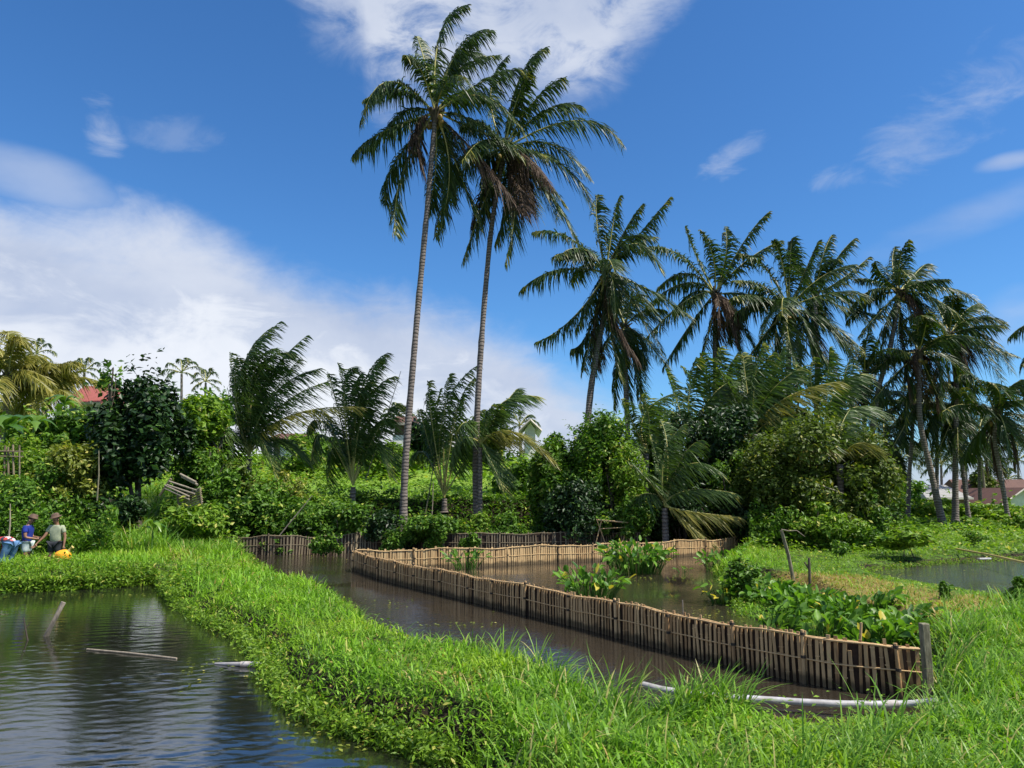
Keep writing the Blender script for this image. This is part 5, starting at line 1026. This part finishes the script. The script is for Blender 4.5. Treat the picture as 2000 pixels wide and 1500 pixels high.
# ------------------------------------------------------------------ people
M['skin'] = solid('brown_skin', (.28, .15, .09), (.22, .11, .065), .5, 8, 0, .4); M['shirt_blue'] = solid('blue_shirt', (.01, .03, .25), (.008, .02, .16), .8, 6, tint_mix=(.015, .045, .3)); M['shirt_sage'] = solid('sage_shirt', (.34, .37, .25), (.24, .27, .18), .85, 6)
M['shorts_light'] = solid('pale_shorts', (.5, .55, .5), (.3, .38, .42), .85, 7); M['shorts_dark'] = solid('dark_shorts', (.025, .028, .035), None, .85, 7); M['jeans'] = solid('blue_jeans', (.12, .24, .42), (.07, .15, .3), .85, 7); M['hat'] = solid('brown_felt', (.16, .10, .07), (.08, .05, .035), .85, 7); M['hair'] = solid('black_hair', (.012, .01, .009), None, .6, 20)
M['eye'] = solid('dark_eye', (.01, .008, .007), None, .3, 2)
def pattern_mat():
    m, b = mat_new('patterned_shirt'); t_ = b.n('ShaderNodeTexCoord'); v = b.n('ShaderNodeTexVoronoi'); b.l(t_.outputs['Object'], v.inputs[0]); v.inputs['Scale'].default_value = 12
    sr = b.n('ShaderNodeSeparateColor'); b.l(v.outputs['Color'], sr.inputs[0]); c_ = b.mix(b.ss(sr.outputs[0], .45, .55), (.6, .5, .5), (.45, .05, .04)); c_ = b.mix(b.ss(sr.outputs[1], .7, .75), c_, (.03, .03, .05))
    pr = b.n('ShaderNodeBsdfPrincipled'); b.l(c_, pr.inputs['Base Color']); pr.inputs['Roughness'].default_value = .85; o = b.n('ShaderNodeOutputMaterial'); b.l(pr.outputs[0], o.inputs[0]); return m
M['shirt_pat'] = pattern_mat()
def skin_mesh(name, nodes, edges, mat, parent, root_i=0, sub=2):
    me = bpy.data.meshes.new(name); me.from_pydata([n[0] for n in nodes], edges, []); o = bpy.data.objects.new(name, me); C.objects.link(o); o.parent = parent
    me.materials.append(mat); sk = o.modifiers.new('skin', 'SKIN'); sk.use_smooth_shade = True; lay = me.skin_vertices[0] if me.skin_vertices else None
    if lay is None:
        bm_ = __import__('bmesh').new(); bm_.from_mesh(me); bm_.verts.layers.skin.verify(); bm_.to_mesh(me); bm_.free(); lay = me.skin_vertices[0]
    for i, n in enumerate(nodes): lay.data[i].radius = (n[1], n[1] if len(n) < 3 else n[2]); lay.data[i].use_root = (i == root_i)
    ss_ = o.modifiers.new('sub', 'SUBSURF'); ss_.levels = sub; ss_.render_levels = sub; return o
def person(label, loc, rz, J, mats, hat=None, height_s=1.0):
    """J: joints in local metres, x=right, y=forward, z=up"""
    root = thing('person', label, 'person', loc); root.rotation_euler = (0, 0, rz); root.scale = (height_s,) * 3
    nodes = []; edges = []; ix = {}
    def nd(k, p, r, r2=None): ix[k] = len(nodes); nodes.append((tuple(p), r) if r2 is None else (tuple(p), r, r2)); return ix[k]
    def ed(a, b): edges.append((ix[a], ix[b]))
    J = {k: np.array(v, float) for k, v in J.items()}
    nd('pelvis', J['pelvis'], .13, .10); nd('waist', J['waist'], .125, .09); nd('chest', J['chest'], .15, .11); nd('neckb', J['neckb'], .07); nd('neck', J['neck'], .052)
    hd = nrm(J['head'] - J['neck']); fw = J['face']
    nd('jaw', J['head'] - hd * .06 + fw * .015, .062); nd('head', J['head'] + hd * .02, .088); nd('top', J['head'] + hd * .10 - fw * .01, .07); nd('nose', J['head'] + fw * .105 - hd * .01, .014)
    for a, b in (('pelvis', 'waist'), ('waist', 'chest'), ('chest', 'neckb'), ('neckb', 'neck'), ('neck', 'jaw'), ('jaw', 'head'), ('head', 'top'), ('head', 'nose')): ed(a, b)
    for s in 'LR':
        nd('sh' + s, J['sh' + s], .058); nd('el' + s, J['el' + s], .04); nd('wr' + s, J['wr' + s], .026, .022); ed('chest', 'sh' + s); ed('sh' + s, 'el' + s); ed('el' + s, 'wr' + s)
        d = nrm(J['wr' + s] - J['el' + s]); pd = nrm(np.cross(d, [0, 1., .2])); pn = np.cross(pd, d)
        nd('pm' + s, J['wr' + s] + d * .06, .036, .018); ed('wr' + s, 'pm' + s)
        for q, (o_, L_) in enumerate(((-.03, .065), (-.010, .08), (.010, .076), (.03, .058))):
            k1 = 'f%d%s' % (q, s); nd(k1, J['wr' + s] + d * .10 + pd * o_, .0095); nd(k1 + 'm', J['wr' + s] + d * (.10 + L_ * .6) + pd * o_ * 1.15 + pn * .012, .0085); nd(k1 + 't', J['wr' + s] + d * (.10 + L_) + pd * o_ * 1.15 + pn * .035, .0075); ed('pm' + s, k1); ed(k1, k1 + 'm'); ed(k1 + 'm', k1 + 't')
        nd('th' + s, J['wr' + s] + d * .05 - pd * .05 + pn * .015, .011); nd('tt' + s, J['wr' + s] + d * .085 - pd * .065 + pn * .03, .009); ed('pm' + s, 'th' + s); ed('th' + s, 'tt' + s)
        nd('hip' + s, J['hip' + s], .095); nd('kn' + s, J['kn' + s], .06); nd('an' + s, J['an' + s], .04); nd('toe' + s, J['an' + s] + np.array([0, .15, -.05]), .032); ed('pelvis', 'hip' + s); ed('hip' + s, 'kn' + s); ed('kn' + s, 'an' + s); ed('an' + s, 'toe' + s)
    skin_mesh('body', nodes, edges, M['skin'], root)
    n2 = [(J['pelvis'] - (J['waist'] - J['pelvis']) * .25, .17, .135), (J['waist'], .155, .12), (J['chest'], .18, .135), (J['neckb'] - (J['neckb'] - J['chest']) * .15, .10)]; e2 = [(0, 1), (1, 2), (2, 3)]
    for s in 'LR': k = len(n2); n2 += [(J['sh' + s], .08), (J['sh' + s] * .4 + J['el' + s] * .6, .068)]; e2 += [(2, k), (k, k + 1)]
    skin_mesh('shirt', [(tuple(n[0]), *n[1:]) for n in n2], e2, mats[0], root)
    n3 = [(J['pelvis'] + (J['waist'] - J['pelvis']) * .3, .15, .12)]; e3 = []
    for s in 'LR': k = len(n3); n3 += [(J['hip' + s], .12), (J['hip' + s] * .3 + J['kn' + s] * .7, .095)]; e3 += [(0, k), (k, k + 1)]
    if mats[2] == 'long':
        for s in 'LR': k = len(n3); n3 += [(J['kn' + s], .085), (J['kn' + s] * .15 + J['an' + s] * .85, .065)]; e3 += [(2 if s == 'L' else 4, k), (k, k + 1)]
    skin_mesh('trousers' if mats[2] == 'long' else 'shorts', [(tuple(n[0]), *n[1:]) for n in n3], e3, mats[1], root)
    def lp(mb_, nm, mt, p=None):
        o = mb_.build(nm, mt, None); o.parent = p or root; return o
    h = MB(); rt = np.cross(hd, fw); Rm = np.stack([rt, fw, hd])
    b_ = MB().ball((0, 0, 0), (.098, .11, .105), nu=14, nv=9, noise=.04); V = b_.v[0]; V[:, 2] = np.maximum(V[:, 2], -.02 + .06 * (V[:, 1] > .02)); b_.v[0] = V @ Rm + J['head'] + hd * .055 - fw * .012; lp(b_, 'hair', M['hair'])
    e_ = MB()
    for s in (-1, 1): e_.ball(J['head'] + fw * .088 + rt * .032 * s + hd * .01, .011, nu=6, nv=5)
    lp(e_, 'eyes', M['eye']); lp(MB().ball(J['head'] + fw * .088 - hd * .055, (.025, .012, .007), nu=8, nv=5), 'mouth', M['hat'])
    e_ = MB()
    for s in (-1, 1): e_.ball(J['head'] + rt * .092 * s, (.014, .02, .03), nu=8, nv=6)
    lp(e_, 'ears', M['skin'])
    if hat:
        t_ = MB(); c = J['head'] + hd * .09; th = np.linspace(0, 6.283, 20, endpoint=False); prof = [(.02, .125), (.08, .12), (.11, .085), (.115, .03), (0, .17 if hat == 'brim' else .125), (-.012, .17 if hat == 'brim' else .125), (-.005, .11), (.0, .10)]
        order = [(.005, .10), (-.014, .165 if hat == 'brim' else .118), (-.004, .168 if hat == 'brim' else .12), (.012, .108), (.07, .10), (.098, .07), (.105, .002)]
        V = np.array([[math.cos(a) * r * rt + math.sin(a) * (r * (1.25 if (hat == 'cap' and math.sin(a) > .3 and r > .11) else 1)) * fw + hd * z for a in th] for z, r in order]).reshape(-1, 3) + c
        i = np.arange(len(order) - 1)[:, None] * 20; j = np.arange(20)[None]; k = (j + 1) % 20; t_.add(V, np.stack([i + j, i + k, i + 20 + k, i + 20 + j], -1).reshape(-1, 4), 0, .5, True); lp(t_, 'hat', M['hat'])
    return root
stand = dict(pelvis=(0, 0, .86), waist=(0, .0, 1.0), chest=(0, 0, 1.2), neckb=(0, 0, 1.33), neck=(0, .01, 1.38), head=(0, .03, 1.48), face=(0, 1, 0), shL=(-.17, 0, 1.27), shR=(.17, 0, 1.27), hipL=(-.09, 0, .82), hipR=(.09, 0, .82), knL=(-.10, .02, .45), knR=(.10, .02, .45), anL=(-.11, 0, .07), anR=(.11, 0, .07))
DP = 22.3
j1 = dict(stand, elL=(-.22, .04, 1.0), wrL=(-.12, .26, .98), elR=(.22, .04, 1.0), wrR=(.12, .27, .96), head=(0, .06, 1.47), face=(0, .95, -.3), chest=(0, .02, 1.2))
j1['face'] = nrm(np.array(j1['face']))
p_ = P(50, 1085, DP); person('person in a blue shirt and pale shorts standing side on with bent arms', (p_[0], DP, .11), R(-80), j1, (M['shirt_blue'], M['shorts_light'], 'short'), 'cap', 1.04)
j2 = dict(stand, elL=(-.26, .10, 1.03), wrL=(-.33, .26, .84), elR=(.25, -.02, 1.0), wrR=(.27, .03, .76), head=(-.02, .03, 1.48), face=(-.15, .95, -.25)); j2['face'] = nrm(np.array(j2['face']))
j2m = {}
p_ = P(106, 1085, DP); person('person in a sage green shirt and brown brimmed hat facing the pond', (p_[0], DP, .11), R(180), {**stand, 'elR': (.26, .10, 1.03), 'wrR': (.38, .22, .84), 'elL': (-.25, -.02, 1.0), 'wrL': (-.26, .03, .76), 'head': (.02, .03, 1.48), 'face': nrm(np.array((.3, .9, -.3)))}, (M['shirt_sage'], M['shorts_dark'], 'short'), 'brim', 1.04)
j3 = dict(pelvis=(0, -.12, .82), waist=(0, .04, .92), chest=(0, .27, .90), neckb=(0, .40, .84), neck=(0, .45, .80), head=(0, .53, .72), face=nrm(np.array((0, .35, -.93))), shL=(-.17, .33, .84), shR=(.17, .33, .84), elL=(-.2, .40, .56), wrL=(-.14, .5, .34), elR=(.2, .42, .56), wrR=(.16, .55, .34),
          hipL=(-.1, -.12, .78), hipR=(.1, -.12, .78), knL=(-.12, .02, .43), knR=(.12, .02, .43), anL=(-.12, -.1, .07), anR=(.12, -.1, .07))
p_ = P(14, 1085, DP - .4); person('person bent over at the left edge in patterned shirt and blue jeans', (p_[0], DP - .4, .12), R(75), j3, (M['shirt_pat'], M['jeans'], 'long'), None, 1.08)
# yellow sack
c = P(122, 1079, 21.6); mb_ = MB(); mb_.ball((0, 0, 0), (.25, .18, .17), 0, .5, 16, 11, .10); V = mb_.v[0]; V[:, 2] = V[:, 2] * (1 + 1.3 * V[:, 0]); V[:, 2] = np.maximum(V[:, 2], -.12); mb_.v[0] = V + np.array([c[0], 21.6, H(c[0], 21.6) + .22])
root = thing('sack', 'bright yellow orange sack lying on the bank beside the sage shirted person', 'sack', (c[0], 21.6, H(c[0], 21.6)))
mb_.build('bag', solid('yellow_sack_cloth', (.85, .42, .02), (.7, .28, .01), .6, 8, .5), root); tp = np.array([c[0] + .22, 21.6, H(c[0], 21.6) + .42]); MB().tube([tp - np.array([.05, 0, .08]), tp, tp + np.array([.06, 0, .05])], [.06, .025, .05], 8).build('tied_neck', M['pole_yellow'], root)
